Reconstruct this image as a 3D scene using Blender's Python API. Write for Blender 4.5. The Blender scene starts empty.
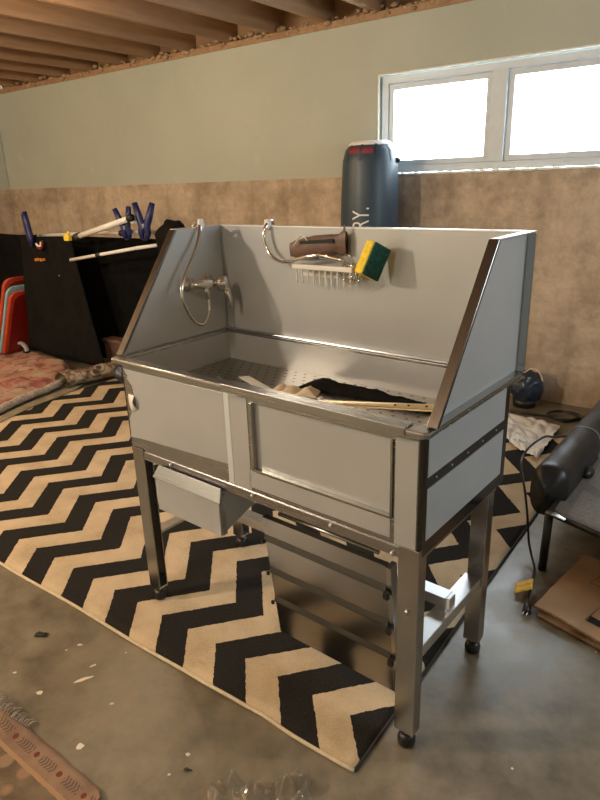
import bpy, bmesh, math, random
from mathutils import Vector, Matrix
from math import sin, cos, pi, radians
random.seed(7)
sc = bpy.context.scene
COL = sc.collection

# ------------------------------------------------------------------ camera
cam_d = bpy.data.cameras.new('camera')
cam = bpy.data.objects.new('camera', cam_d); COL.objects.link(cam)
YAW, PITCH, ROLL = 0.63886, 0.33591, -0.03364
fwd = Vector((-sin(YAW)*cos(PITCH), cos(YAW)*cos(PITCH), -sin(PITCH)))
rgt = Vector((cos(YAW), sin(YAW), 0)); upv = rgt.cross(fwd)
r2 = rgt*cos(ROLL) + upv*sin(ROLL); u2 = upv*cos(ROLL) - rgt*sin(ROLL)
M = Matrix((r2, u2, -fwd)).transposed().to_4x4()
M.translation = Vector((0.51687, -1.15090, 1.45164))
cam.matrix_world = M
cam_d.sensor_fit = 'VERTICAL'; cam_d.sensor_height = 36; cam_d.sensor_width = 27
cam_d.lens = 623.67/800*36
cam_d.clip_start = 0.02
sc.camera = cam

# ------------------------------------------------------------------ world, daylight, exposure
w = bpy.data.worlds.new('daylight'); sc.world = w; w.use_nodes = True
bg = w.node_tree.nodes['Background']
bg.inputs[0].default_value = (0.80, 0.92, 1.0, 1); bg.inputs[1].default_value = 14.0
sc.view_settings.view_transform = 'Standard'; sc.view_settings.look = 'None'
sc.view_settings.gamma = 1; sc.view_settings.use_curve_mapping = False
sc.view_settings.exposure = 0.38
def area(name, loc, rot, sx, sy, power, colr, portal=False):
    l = bpy.data.lights.new(name, 'AREA'); l.shape = 'RECTANGLE'; l.size = sx; l.size_y = sy
    l.energy = power; l.color = colr
    if portal: l.cycles.is_portal = True
    o = bpy.data.objects.new(name, l); COL.objects.link(o); o.location = loc; o.rotation_euler = rot
    return o
area('window_daylight_portal', (-0.985, 3.20, 1.80), (radians(-90), 0, 0), 1.75, 0.72, 1, (1, 1, 1), True)
area('added_window_portal', (2.40, 1.10, 1.825), (0, radians(90), 0), 0.65, 1.50, 1, (1, 1, 1), True)  # portal for the side window that was added as a light source
def point(name, loc, power, colr, rad):
    l = bpy.data.lights.new(name, 'POINT'); l.energy = power; l.color = colr; l.shadow_soft_size = rad
    o = bpy.data.objects.new(name, l); COL.objects.link(o); o.location = loc
    return o
WARM = (1.0, 0.84, 0.64)
point('ceiling_bulb_light', (-3.05, -2.10, 2.32), 210, WARM, 0.10)
point('near_ceiling_bulb_light', (-0.75, -1.75, 2.34), 38, WARM, 0.05)
point('added_left_fill_light', (-4.9, -0.4, 2.25), 75, (1.0, 0.72, 0.42), 0.05)  # unseen lamp added to brighten the left wall and the rugs there

# ------------------------------------------------------------------ material helpers
def new_mat(name):
    m = bpy.data.materials.new(name); m.use_nodes = True
    nt = m.node_tree
    return m, nt, nt.nodes['Principled BSDF']
def N(nt, t, **kw):
    n = nt.nodes.new(t)
    for k, v in kw.items(): setattr(n, k, v)
    return n
def L(nt, a, b): nt.links.new(a, b)
def math_(nt, op, a, b=None, c=None):
    n = N(nt, 'ShaderNodeMath', operation=op)
    for i, v in enumerate((a, b, c)):
        if v is None: continue
        if isinstance(v, (int, float)): n.inputs[i].default_value = v
        else: L(nt, v, n.inputs[i])
    return n.outputs[0]
def coords(nt, scale=(1, 1, 1)):
    tc = N(nt, 'ShaderNodeTexCoord'); mp = N(nt, 'ShaderNodeMapping')
    mp.inputs['Scale'].default_value = scale
    L(nt, tc.outputs['Object'], mp.inputs[0]); return mp.outputs[0]
def noise(nt, vec, scale, detail=4, rough=0.55):
    n = N(nt, 'ShaderNodeTexNoise'); n.inputs['Scale'].default_value = scale
    n.inputs['Detail'].default_value = detail; n.inputs['Roughness'].default_value = rough
    L(nt, vec, n.inputs['Vector']); return n.outputs['Fac']
def ramp(nt, fac, stops):
    r = N(nt, 'ShaderNodeValToRGB'); els = r.color_ramp.elements
    while len(els) < len(stops): els.new(0.5)
    for e, (p, c) in zip(els, stops):
        e.position = p; e.color = (c[0], c[1], c[2], 1) if not isinstance(c, (int, float)) else (c, c, c, 1)
    L(nt, fac, r.inputs[0]); return r.outputs[0]
def mix(nt, fac, a, b, blend='MIX'):
    n = N(nt, 'ShaderNodeMix', data_type='RGBA', blend_type=blend)
    for s, v in ((0, fac), (6, a), (7, b)):
        if isinstance(v, (int, float)): n.inputs[s].default_value = v
        elif isinstance(v, tuple): n.inputs[s].default_value = (*v[:3], 1)
        else: L(nt, v, n.inputs[s])
    return n.outputs[2]
def bump(nt, bs, h, strength=0.3, dist=0.01):
    b = N(nt, 'ShaderNodeBump'); b.inputs['Strength'].default_value = strength; b.inputs['Distance'].default_value = dist
    L(nt, h, b.inputs['Height']); L(nt, b.outputs[0], bs.inputs['Normal'])
def simple(name, c, rough=0.5, metal=0.0, var=0.12, nscale=12, bmp=0.0, bscale=60, sc3=(1, 1, 1), **kw):
    m, nt, bs = new_mat(name)
    v = coords(nt, sc3)
    n = noise(nt, v, nscale)
    lo = tuple(x*(1-var) for x in c); hi = tuple(min(1, x*(1+var)) for x in c)
    L(nt, ramp(nt, n, [(0.3, lo), (0.7, hi)]), bs.inputs['Base Color'])
    bs.inputs['Roughness'].default_value = rough; bs.inputs['Metallic'].default_value = metal
    if bmp: bump(nt, bs, noise(nt, v, bscale, 3), bmp, 0.004)
    for k, val in kw.items(): bs.inputs[k.replace('_', ' ')].default_value = val
    return m

MT = {}
# brushed stainless steel
def steel(name, c, rough, sc3):
    m, nt, bs = new_mat(name)
    v = coords(nt, sc3)
    n = noise(nt, v, 3, 2)
    L(nt, ramp(nt, n, [(0.3, tuple(x*0.97 for x in c)), (0.7, c)]), bs.inputs['Base Color'])
    bs.inputs['Metallic'].default_value = 1
    L(nt, math_(nt, 'MULTIPLY_ADD', n, 0.03, rough-0.015), bs.inputs['Roughness'])
    return m
MT['steel'] = steel('brushed_steel', (0.455, 0.465, 0.48), 0.27, (1, 12, 40))
MT['steel_v'] = steel('brushed_steel_upright', (0.45, 0.445, 0.435), 0.26, (40, 40, 1))
MT['steel_ramp'] = steel('satin_steel', (0.31, 0.30, 0.285), 0.24, (1, 30, 30))
MT['steel_bright'] = steel('bright_steel', (0.72, 0.72, 0.72), 0.36, (1, 20, 20))
MT['chrome'] = simple('chrome', (0.72, 0.70, 0.66), 0.08, 1, 0.03)
MT['steel_joist_refl'] = steel('steel_dark_joist_refl', (0.22, 0.22, 0.22), 0.20, (40, 40, 1))  # flange steel darkened to carry the reflection of the dim joists
MT['steel_room_refl'] = steel('steel_dark_room_refl', (0.12, 0.12, 0.12), 0.16, (1, 12, 40))  # same steel, with the dark room's reflection put into its colour
MT['seam_gleam'] = simple('seam_steel_gleam', (0.66, 0.70, 0.72), 0.35, 0.2, 0.04)  # bare seam steel, daylight's reflection painted in as a pale colour
MT['steel_lip_shaded'] = steel('shaded_ridge_steel', (0.13, 0.125, 0.12), 0.34, (1, 30, 30))  # darkened steel that draws the shade lines along the ramp ridges
# protective plastic film over steel
m, nt, bs = new_mat('protective_film')
v = coords(nt)
n = noise(nt, v, 3.0, 3)
L(nt, ramp(nt, n, [(0.3, (0.445, 0.46, 0.475)), (0.7, (0.50, 0.515, 0.525))]), bs.inputs['Base Color'])
bs.inputs['Metallic'].default_value = 0.30; bs.inputs['Roughness'].default_value = 0.30
bump(nt, bs, noise(nt, v, 7, 2), 0.10, 0.01)
MT['film'] = m
# perforated deck
m, nt, bs = new_mat('perforated_steel')
v = coords(nt)
sx = N(nt, 'ShaderNodeSeparateXYZ'); L(nt, v, sx.inputs[0])
row = math_(nt, 'FLOOR', math_(nt, 'DIVIDE', sx.outputs[1], 0.030))
odd = math_(nt, 'MULTIPLY', math_(nt, 'MODULO', row, 2.0), 0.5)
fx = math_(nt, 'SUBTRACT', math_(nt, 'FRACT', math_(nt, 'ADD', math_(nt, 'DIVIDE', sx.outputs[0], 0.042), odd)), 0.5)
fy = math_(nt, 'SUBTRACT', math_(nt, 'FRACT', math_(nt, 'DIVIDE', sx.outputs[1], 0.030)), 0.5)
d2 = math_(nt, 'ADD', math_(nt, 'POWER', math_(nt, 'MULTIPLY', fx, 0.042), 2.0), math_(nt, 'POWER', math_(nt, 'MULTIPLY', fy, 0.030), 2.0))
hole = math_(nt, 'LESS_THAN', d2, 0.0052**2)
L(nt, mix(nt, hole, (0.42, 0.39, 0.35), (0.02, 0.02, 0.02)), bs.inputs['Base Color'])
L(nt, math_(nt, 'SUBTRACT', 1.0, hole), bs.inputs['Metallic'])
bs.inputs['Roughness'].default_value = 0.34
MT['deck'] = m
# floor concrete
m, nt, bs = new_mat('floor_concrete')
v = coords(nt)
n1 = noise(nt, v, 1.3, 6, 0.6); n2 = noise(nt, v, 9, 6, 0.65)
c1 = ramp(nt, n1, [(0.3, (0.125, 0.105, 0.072)), (0.5, (0.18, 0.155, 0.113)), (0.72, (0.25, 0.225, 0.175))])
c2 = ramp(nt, n2, [(0.33, (0.30, 0.285, 0.26)), (0.5, (0.50, 0.485, 0.45)), (0.67, (0.68, 0.66, 0.62))])
cc = mix(nt, 0.8, c1, c2, 'OVERLAY')
vo = N(nt, 'ShaderNodeTexVoronoi'); vo.inputs['Scale'].default_value = 9; L(nt, v, vo.inputs['Vector'])
speck = math_(nt, 'LESS_THAN', vo.outputs['Distance'], 0.035)
L(nt, mix(nt, speck, cc, (0.62, 0.57, 0.46)), bs.inputs['Base Color'])
L(nt, math_(nt, 'MULTIPLY_ADD', n2, 0.40, 0.16), bs.inputs['Roughness']); bs.inputs['Specular IOR Level'].default_value = 0.75
bump(nt, bs, n2, 0.12, 0.006)
MT['floor'] = m
# wall concrete
m, nt, bs = new_mat('foundation_concrete')
v = coords(nt)
n1 = noise(nt, v, 1.6, 8, 0.68); n2 = noise(nt, v, 14, 6, 0.7)
vs = coords(nt, (3.2, 3.2, 0.25)); n3 = noise(nt, vs, 2.0, 4, 0.6)
vh = coords(nt, (0.5, 0.5, 6)); n4 = noise(nt, vh, 1.5, 3, 0.6)
c1 = ramp(nt, n1, [(0.28, (0.30, 0.23, 0.17)), (0.44, (0.46, 0.365, 0.27)), (0.56, (0.54, 0.435, 0.325)), (0.75, (0.62, 0.52, 0.41))])
c2 = ramp(nt, n3, [(0.36, (0.40, 0.385, 0.37)), (0.5, (0.5, 0.5, 0.5)), (0.7, (0.55, 0.545, 0.54))])
c3 = ramp(nt, n4, [(0.35, 0.42), (0.6, 0.54)])
cc = mix(nt, 0.8, c1, c2, 'OVERLAY'); cc = mix(nt, 0.6, cc, c3, 'OVERLAY')
c4 = ramp(nt, n2, [(0.35, 0.36), (0.6, 0.56)]); cc = mix(nt, 0.5, cc, c4, 'OVERLAY')
n6 = noise(nt, v, 2.6, 7, 0.72); c6 = ramp(nt, n6, [(0.40, (0.62, 0.58, 0.52)), (0.52, (1.0, 1.0, 1.0)), (0.66, (1.0, 1.0, 1.0)), (0.74, (1.12, 1.10, 1.06))]); cc = mix(nt, 0.5, cc, c6, 'MULTIPLY')
L(nt, cc, bs.inputs['Base Color']); bs.inputs['Roughness'].default_value = 0.85
bump(nt, bs, n2, 0.35, 0.01)
MT['wallc'] = m
# green drywall
m, nt, bs = new_mat('green_drywall')
v = coords(nt)
n1 = noise(nt, v, 1.2, 5, 0.6); n2 = noise(nt, v, 30, 4, 0.6)
cc = ramp(nt, n1, [(0.3, (0.405, 0.425, 0.36)), (0.7, (0.465, 0.48, 0.41))])
n5 = noise(nt, v, 7, 3, 0.5)
sm = ramp(nt, n5, [(0.66, 0.0), (0.74, 0.35)])
L(nt, mix(nt, sm, cc, (0.54, 0.54, 0.47)), bs.inputs['Base Color'])
bs.inputs['Roughness'].default_value = 0.75
bump(nt, bs, n2, 0.08, 0.004)
MT['drywall'] = m
# timber
def wood(name, a, b, sc3=(14, 1.2, 14), rough=0.65):
    m, nt, bs = new_mat(name)
    v = coords(nt, sc3)
    n1 = noise(nt, v, 1.4, 6, 0.65)
    vk = coords(nt, (1, 1, 1)); vo = N(nt, 'ShaderNodeTexVoronoi'); vo.inputs['Scale'].default_value = 2.6
    L(nt, vk, vo.inputs['Vector'])
    knot = ramp(nt, vo.outputs['Distance'], [(0.05, 1.0), (0.09, 0.0)])
    cc = ramp(nt, n1, [(0.32, a), (0.68, b)])
    L(nt, mix(nt, knot, cc, tuple(x*0.35 for x in a)), bs.inputs['Base Color'])
    bs.inputs['Roughness'].default_value = rough
    bump(nt, bs, n1, 0.1, 0.004)
    return m
MT['joist'] = wood('pine_joist', (0.28, 0.155, 0.078), (0.41, 0.25, 0.13))
MT['ply'] = wood('plank_subfloor', (0.30, 0.17, 0.085), (0.42, 0.26, 0.14), (3, 12, 3))
MT['foam'] = simple('spray_foam', (0.36, 0.245, 0.14), 0.8, 0, 0.25, 20, 0.5, 40)
# chevron rug
m, nt, bs = new_mat('chevron_weave')
v = coords(nt)
nj = noise(nt, v, 55, 2)
s = N(nt, 'ShaderNodeSeparateXYZ'); L(nt, v, s.inputs[0])
X = math_(nt, 'MULTIPLY_ADD', math_(nt, 'SUBTRACT', nj, 0.5), 0.012, s.outputs[0]); Y = s.outputs[1]
q = math_(nt, 'DIVIDE', math_(nt, 'SUBTRACT', Y, 0.03), 0.401)
k = math_(nt, 'FLOOR', q); t = math_(nt, 'MULTIPLY', math_(nt, 'FRACT', q), 0.401)
seg = math_(nt, 'MULTIPLY', math_(nt, 'SUBTRACT', 0.2005, math_(nt, 'ABSOLUTE', math_(nt, 'SUBTRACT', t, 0.2005))), 0.862)
off = seg
ph = math_(nt, 'FRACT', math_(nt, 'DIVIDE', math_(nt, 'ADD', math_(nt, 'SUBTRACT', X, off), 0.482), 0.262))
blk = math_(nt, 'LESS_THAN', ph, 0.5)
nn = noise(nt, v, 7, 5); nf = noise(nt, coords(nt, (120, 260, 1)), 1.0, 2)
nn = math_(nt, 'MULTIPLY_ADD', math_(nt, 'SUBTRACT', noise(nt, v, 160, 2), 0.5), 0.5, nn)
cr = ramp(nt, nn, [(0.3, (0.45, 0.34, 0.21)), (0.5, (0.55, 0.43, 0.28)), (0.7, (0.62, 0.49, 0.325))])
bk = ramp(nt, nf, [(0.3, (0.012, 0.011, 0.010)), (0.8, (0.035, 0.031, 0.026))])
L(nt, mix(nt, blk, cr, bk), bs.inputs['Base Color']); bs.inputs['Roughness'].default_value = 0.95
bs.inputs['Specular IOR Level'].default_value = 0.15
bump(nt, bs, nf, 0.35, 0.004)
MT['rug'] = m
MT['hem'] = simple('rug_hem', (0.64, 0.53, 0.36), 0.9, 0, 0.1, 40, 0.3, 200)
MT['black_fab'] = simple('black_fabric', (0.006, 0.0055, 0.005), 0.9, 0, 0.4, 14, 0.3, 40, Specular_IOR_Level=0.15)
MT['black_fab2'] = simple('black_nylon', (0.004, 0.004, 0.004), 0.9, 0, 0.4, 14, 0.2, 40, Specular_IOR_Level=0.1)
MT['black_vinyl'] = simple('black_vinyl', (0.013, 0.013, 0.014), 0.38, 0, 0.3, 18, 0.15, 120)
MT['black_plastic'] = simple('black_plastic', (0.012, 0.012, 0.012), 0.4)
MT['rubber'] = simple('black_rubber', (0.010, 0.010, 0.010), 0.35)
MT['mesh'] = simple('grey_mesh_fabric', (0.20, 0.18, 0.16), 0.9, 0, 0.2, 60, 0.4, 300)
MT['blue'] = simple('blue_plastic', (0.007, 0.012, 0.085), 0.4)
MT['white_pl'] = simple('white_plastic', (0.78, 0.76, 0.72), 0.35, 0, 0.05)
MT['red_pl'] = simple('red_plastic', (0.17, 0.008, 0.005), 0.35, 0, 0.1)
MT['red_pl_lit'] = simple('red_plastic_lit', (0.45, 0.045, 0.015), 0.35, 0, 0.1)  # the trays' red plastic, coloured as lit along the edges
MT['teal_pl'] = simple('pale_blue_plastic', (0.22, 0.42, 0.48), 0.4, 0, 0.1)
MT['grey_pl'] = simple('grey_plastic', (0.25, 0.26, 0.28), 0.4)
MT['yellow'] = simple('yellow_foam', (0.85, 0.62, 0.05), 0.9, 0, 0.15, 80, 0.5, 150)
MT['green'] = simple('green_scourer', (0.012, 0.085, 0.065), 0.95, 0, 0.4, 90, 0.6, 200)
MT['brown'] = simple('brown_leather', (0.13, 0.07, 0.05), 0.5, 0, 0.25, 20, 0.3, 60)
MT['steel_warm_refl'] = simple('steel_bar_warm_refl', (0.80, 0.66, 0.42), 0.28, 0.9, 0.08, 30, 0, 60, (1, 10, 10))  # stainless bar, warm lamplight reflection mixed into its base colour
MT['tan'] = simple('cream_cloth', (0.72, 0.60, 0.44), 0.85, 0, 0.15, 20, 0.4, 40)
MT['paper'] = simple('white_paper', (0.74, 0.70, 0.62), 0.7, 0, 0.08, 8)
MT['bag_pl'] = simple('white_plastic_bag', (0.74, 0.73, 0.70), 0.3, 0, 0.08, 8, 0.4, 20)
MT['card'] = simple('corrugated_card', (0.42, 0.27, 0.155), 0.8, 0, 0.12, 6, 0.1, 50)
MT['cardedge'] = simple('card_edge', (0.26, 0.16, 0.09), 0.9, 0, 0.25, 90)
MT['ink'] = simple('black_ink', (0.02, 0.015, 0.012), 0.8)
MT['tag'] = simple('yellow_tag', (0.80, 0.52, 0.05), 0.5, 0, 0.25, 60)
MT['bagblue'] = simple('dark_blue_vinyl', (0.022, 0.035, 0.055), 0.34, 0, 0.2, 6, 0.12, 8)
MT['bagnavy'] = simple('navy_vinyl_flare', (0.034, 0.056, 0.080), 0.42, 0, 0.12, 6, 0.08, 8)  # navy vinyl, lightened to take in the veil of window flare
MT['redcloth'] = simple('red_trim', (0.22, 0.03, 0.045), 0.7)
MT['print'] = simple('white_print', (0.75, 0.75, 0.75), 0.6, 0, 0.03)
MT['orange_txt'] = simple('orange_print', (0.55, 0.20, 0.02), 0.7)
MT['fleck'] = simple('dried_paint', (0.68, 0.60, 0.46), 0.7, 0, 0.1)
MT['lint'] = simple('dark_lint', (0.03, 0.027, 0.024), 0.9)
MT['olive'] = simple('olive_mat', (0.22, 0.19, 0.12), 0.95, 0, 0.2, 10, 0.4, 120)
MT['vinylframe'] = simple('white_vinyl_frame', (0.55, 0.60, 0.64), 0.4, 0, 0.04)
MT['trimw'] = simple('raw_plaster_edge', (0.78, 0.77, 0.70), 0.8, 0, 0.1, 30)
# bulb glass
m, nt, bs = new_mat('lit_bulb')
bs.inputs['Emission Color'].default_value = (1, 0.85, 0.6, 1); bs.inputs['Emission Strength'].default_value = 12
MT['bulb'] = m
# pane
m, nt, bs = new_mat('window_glass')
tr = N(nt, 'ShaderNodeBsdfTransparent'); gl = N(nt, 'ShaderNodeBsdfGlossy'); gl.inputs['Roughness'].default_value = 0.02
mx = N(nt, 'ShaderNodeMixShader'); mx.inputs[0].default_value = 0.06
L(nt, tr.outputs[0], mx.inputs[1]); L(nt, gl.outputs[0], mx.inputs[2])
L(nt, mx.outputs[0], nt.nodes['Material Output'].inputs[0])
MT['pane'] = m
# clear crinkled plastic
m, nt, bs = new_mat('clear_plastic_wrap')
tr = N(nt, 'ShaderNodeBsdfTransparent'); tr.inputs[0].default_value = (0.95, 0.94, 0.92, 1)
gl = N(nt, 'ShaderNodeBsdfGlossy'); gl.inputs['Roughness'].default_value = 0.12
di = N(nt, 'ShaderNodeBsdfDiffuse'); di.inputs[0].default_value = (0.55, 0.50, 0.42, 1)
mx = N(nt, 'ShaderNodeMixShader'); mx.inputs[0].default_value = 0.22
mx2 = N(nt, 'ShaderNodeMixShader'); mx2.inputs[0].default_value = 0.10
L(nt, tr.outputs[0], mx.inputs[1]); L(nt, gl.outputs[0], mx.inputs[2])
L(nt, mx.outputs[0], mx2.inputs[1]); L(nt, di.outputs[0], mx2.inputs[2])
L(nt, mx2.outputs[0], nt.nodes['Material Output'].inputs[0])
MT['wrap'] = m
# patterned rugs
def rugmat(name, cols, scale, motif):
    m, nt, bs = new_mat(name)
    v = coords(nt)
    n1 = noise(nt, v, scale, 4, 0.7)
    vo = N(nt, 'ShaderNodeTexVoronoi'); vo.inputs['Scale'].default_value = motif; L(nt, v, vo.inputs['Vector'])
    c1 = ramp(nt, n1, [(0.34, cols[0]), (0.46, cols[1]), (0.55, cols[2]), (0.68, cols[3])])
    f = ramp(nt, vo.outputs['Distance'], [(0.18, 1.0), (0.26, 0.0), (0.36, 0.0), (0.42, 0.6), (0.48, 0.0)])
    L(nt, mix(nt, f, c1, cols[4]), bs.inputs['Base Color'])
    bs.inputs['Roughness'].default_value = 0.95; bs.inputs['Specular IOR Level'].default_value = 0.1
    bump(nt, bs, noise(nt, v, 220, 2), 0.4, 0.004)
    return m
MT['pinkrug'] = rugmat('faded_pink_rug', [(0.13, 0.08, 0.07), (0.36, 0.12, 0.10), (0.42, 0.29, 0.21), (0.33, 0.20, 0.16), (0.40, 0.33, 0.24)], 7, 5)
MT['spotrug'] = rugmat('mottled_rug', [(0.05, 0.035, 0.025), (0.20, 0.13, 0.09), (0.42, 0.34, 0.24), (0.48, 0.40, 0.30), (0.07, 0.05, 0.04)], 11, 9)
MT['rugedge'] = simple('fringe_cord', (0.42, 0.36, 0.29), 0.95, 0, 0.35, 45, 0.5, 120)
# floral rug in the near corner: border band along local y=0
m, nt, bs = new_mat('floral_rug_weave')
v = coords(nt)
s = N(nt, 'ShaderNodeSeparateXYZ'); L(nt, v, s.inputs[0])
nw = noise(nt, v, 60, 2)
yy = math_(nt, 'MULTIPLY_ADD', math_(nt, 'SUBTRACT', nw, 0.5), 0.006, s.outputs[1]); xx = s.outputs[0]
vo = N(nt, 'ShaderNodeTexVoronoi'); vo.inputs['Scale'].default_value = 11; L(nt, v, vo.inputs['Vector'])
n1 = noise(nt, v, 12, 4, 0.6)
field = ramp(nt, n1, [(0.35, (0.12, 0.085, 0.055)), (0.6, (0.19, 0.14, 0.09))])
flo = ramp(nt, vo.outputs['Distance'], [(0.10, 0.0), (0.13, 1.0), (0.30, 1.0), (0.36, 0.0)])
flcol = ramp(nt, noise(nt, v, 6, 2), [(0.4, (0.27, 0.21, 0.135)), (0.6, (0.28, 0.17, 0.105))])
field = mix(nt, flo, field, flcol)
# border motif: leaf ladder, repeated
u = math_(nt, 'SUBTRACT', math_(nt, 'FRACT', math_(nt, 'DIVIDE', xx, 0.105)), 0.5)
au = math_(nt, 'ABSOLUTE', u)
lad = math_(nt, 'GREATER_THAN', math_(nt, 'SINE', math_(nt, 'ADD', math_(nt, 'MULTIPLY', xx, 560.0), math_(nt, 'MULTIPLY', math_(nt, 'ABSOLUTE', math_(nt, 'ADD', yy, 0.036)), 300.0))), 0.1)
inb = math_(nt, 'LESS_THAN', math_(nt, 'ABSOLUTE', math_(nt, 'ADD', yy, 0.036)), 0.013)
lad = math_(nt, 'MULTIPLY', math_(nt, 'MULTIPLY', lad, inb), math_(nt, 'LESS_THAN', au, 0.30))
dst = math_(nt, 'ADD', math_(nt, 'POWER', math_(nt, 'MULTIPLY', math_(nt, 'SUBTRACT', 0.5, au), 0.105), 2.0), math_(nt, 'POWER', math_(nt, 'ADD', yy, 0.036), 2.0))
star = math_(nt, 'LESS_THAN', dst, 0.0085**2)
bord = ramp(nt, n1, [(0.3, (0.20, 0.125, 0.085)), (0.7, (0.29, 0.19, 0.125))])
bord = mix(nt, math_(nt, 'MULTIPLY', lad, 0.8), bord, (0.10, 0.075, 0.06))
bord = mix(nt, star, bord, (0.16, 0.05, 0.035))
isb = math_(nt, 'GREATER_THAN', yy, -0.068)
l2 = math_(nt, 'MULTIPLY', math_(nt, 'LESS_THAN', yy, -0.068), math_(nt, 'GREATER_THAN', yy, -0.080))
cc = mix(nt, isb, field, bord); cc = mix(nt, l2, cc, (0.36, 0.22, 0.12))
L(nt, cc, bs.inputs['Base Color']); bs.inputs['Roughness'].default_value = 0.95; bs.inputs['Specular IOR Level'].default_value = 0.1
bump(nt, bs, noise(nt, v, 260, 2), 0.4, 0.004)
MT['floral'] = m

# ------------------------------------------------------------------ mesh helpers
class B:
    """collects shapes into one mesh"""
    def __init__(s): s.bm = bmesh.new()
    def box(s, x0, x1, y0, y1, z0, z1):
        vs = [s.bm.verts.new((x, y, z)) for x in (x0, x1) for y in (y0, y1) for z in (z0, z1)]
        for f in ((0, 1, 3, 2), (4, 6, 7, 5), (0, 4, 5, 1), (2, 3, 7, 6), (0, 2, 6, 4), (1, 5, 7, 3)):
            s.bm.faces.new([vs[i] for i in f])
        return s
    def hexa(s, pts):  # 8 points: bottom 4 ccw, top 4 ccw
        vs = [s.bm.verts.new(p) for p in pts]
        for f in ((3, 2, 1, 0), (4, 5, 6, 7), (0, 1, 5, 4), (1, 2, 6, 5), (2, 3, 7, 6), (3, 0, 4, 7)):
            s.bm.faces.new([vs[i] for i in f])
        return s
    def prism(s, poly, axis, d0, d1):
        def P(a, b, d):
            return {'x': (d, a, b), 'y': (a, d, b), 'z': (a, b, d)}[axis]
        A = [s.bm.verts.new(P(a, b, d0)) for a, b in poly]; C = [s.bm.verts.new(P(a, b, d1)) for a, b in poly]
        n = len(poly)
        s.bm.faces.new(A); s.bm.faces.new(C[::-1])
        for i in range(n): s.bm.faces.new((A[i], C[i], C[(i+1) % n], A[(i+1) % n]))
        return s
    def tube(s, pts, r, seg=10, flat=1.0):
        pts = [Vector(p) for p in pts]; n = len(pts)
        rs = r if isinstance(r, (list, tuple)) else [r]*n
        rings = []; ref = None
        for i, p in enumerate(pts):
            d = (pts[min(i+1, n-1)] - pts[max(i-1, 0)]).normalized()
            if ref is None:
                ref = Vector((0, 0, 1)) if abs(d.z) < 0.9 else Vector((1, 0, 0))
            a = (ref - d*ref.dot(d)).normalized(); b = d.cross(a); ref = a
            rings.append([s.bm.verts.new(p + (a*cos(2*pi*j/seg)*flat + b*sin(2*pi*j/seg))*rs[i]) for j in range(seg)])
        for i in range(n-1):
            for j in range(seg):
                s.bm.faces.new((rings[i][j], rings[i][(j+1) % seg], rings[i+1][(j+1) % seg], rings[i+1][j]))
        s.bm.faces.new(rings[0][::-1]); s.bm.faces.new(rings[-1])
        return s
    def ball(s, c, r, sc3=(1, 1, 1), sub=2):
        m4 = Matrix.Translation(c) @ Matrix.Diagonal((r*sc3[0], r*sc3[1], r*sc3[2], 1))
        bmesh.ops.create_icosphere(s.bm, subdivisions=sub, radius=1, matrix=m4); return s
    def grid(s, fn, nu, nv, th=0.0, closed=True):
        """fn(u,v)->point; thickness along -normal approx via th (vector or z drop)"""
        top = [[s.bm.verts.new(fn(i/nu, j/nv)) for j in range(nv+1)] for i in range(nu+1)]
        for i in range(nu):
            for j in range(nv):
                s.bm.faces.new((top[i][j], top[i+1][j], top[i+1][j+1], top[i][j+1]))
        if th:
            tv = Vector(th) if not isinstance(th, (int, float)) else Vector((0, 0, -th))
            bot = [[s.bm.verts.new(top[i][j].co + tv) for j in range(nv+1)] for i in range(nu+1)]
            for i in range(nu):
                for j in range(nv):
                    s.bm.faces.new((bot[i][j], bot[i][j+1], bot[i+1][j+1], bot[i+1][j]))
            for i in range(nu):
                s.bm.faces.new((top[i][0], bot[i][0], bot[i+1][0], top[i+1][0]))
                s.bm.faces.new((top[i][nv], top[i+1][nv], bot[i+1][nv], bot[i][nv]))
            for j in range(nv):
                s.bm.faces.new((top[0][j], top[0][j+1], bot[0][j+1], bot[0][j]))
                s.bm.faces.new((top[nu][j], bot[nu][j], bot[nu][j+1], top[nu][j+1]))
        return s
    def done(s, name, mat, parent=None, bev=0.0, smooth=False, seg=2):
        bmesh.ops.recalc_face_normals(s.bm, faces=s.bm.faces)
        me = bpy.data.meshes.new(name); s.bm.to_mesh(me); s.bm.free()
        for mm in (mat if isinstance(mat, (list, tuple)) else [mat]): me.materials.append(mm)
        if smooth:
            for p in me.polygons: p.use_smooth = True
        o = bpy.data.objects.new(name, me); COL.objects.link(o)
        if parent: o.parent = parent
        if bev:
            b = o.modifiers.new('edge', 'BEVEL'); b.width = bev; b.segments = seg; b.limit_method = 'ANGLE'; b.angle_limit = radians(40)
        return o
def tag(o, label, cat, group=None, kind=None):
    o['label'] = label; o['category'] = cat
    if group: o['group'] = group
    if kind: o['kind'] = kind
    return o
def thing(name, label, cat, loc=(0, 0, 0), rz=0, group=None):
    o = bpy.data.objects.new(name, None); COL.objects.link(o); o.empty_display_size = 0.05
    o.location = loc; o.rotation_euler = (0, 0, rz)
    return tag(o, label, cat, group)
def struct(o): o['kind'] = 'structure'; return o
def spline(pts, n=8):
    pts = [Vector(p) for p in pts]; out = []
    for i in range(len(pts)-1):
        p0, p1, p2, p3 = pts[max(i-1, 0)], pts[i], pts[i+1], pts[min(i+2, len(pts)-1)]
        for k in range(n):
            t = k/n
            out.append(0.5*((2*p1) + (p2-p0)*t + (2*p0-5*p1+4*p2-p3)*t*t + (3*p1-p0-3*p2+p3)*t**3))
    out.append(pts[-1]); return out
from mathutils import noise as mn
def nz(x, y, z=0.0): return mn.noise(Vector((x, y, z)))

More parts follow.
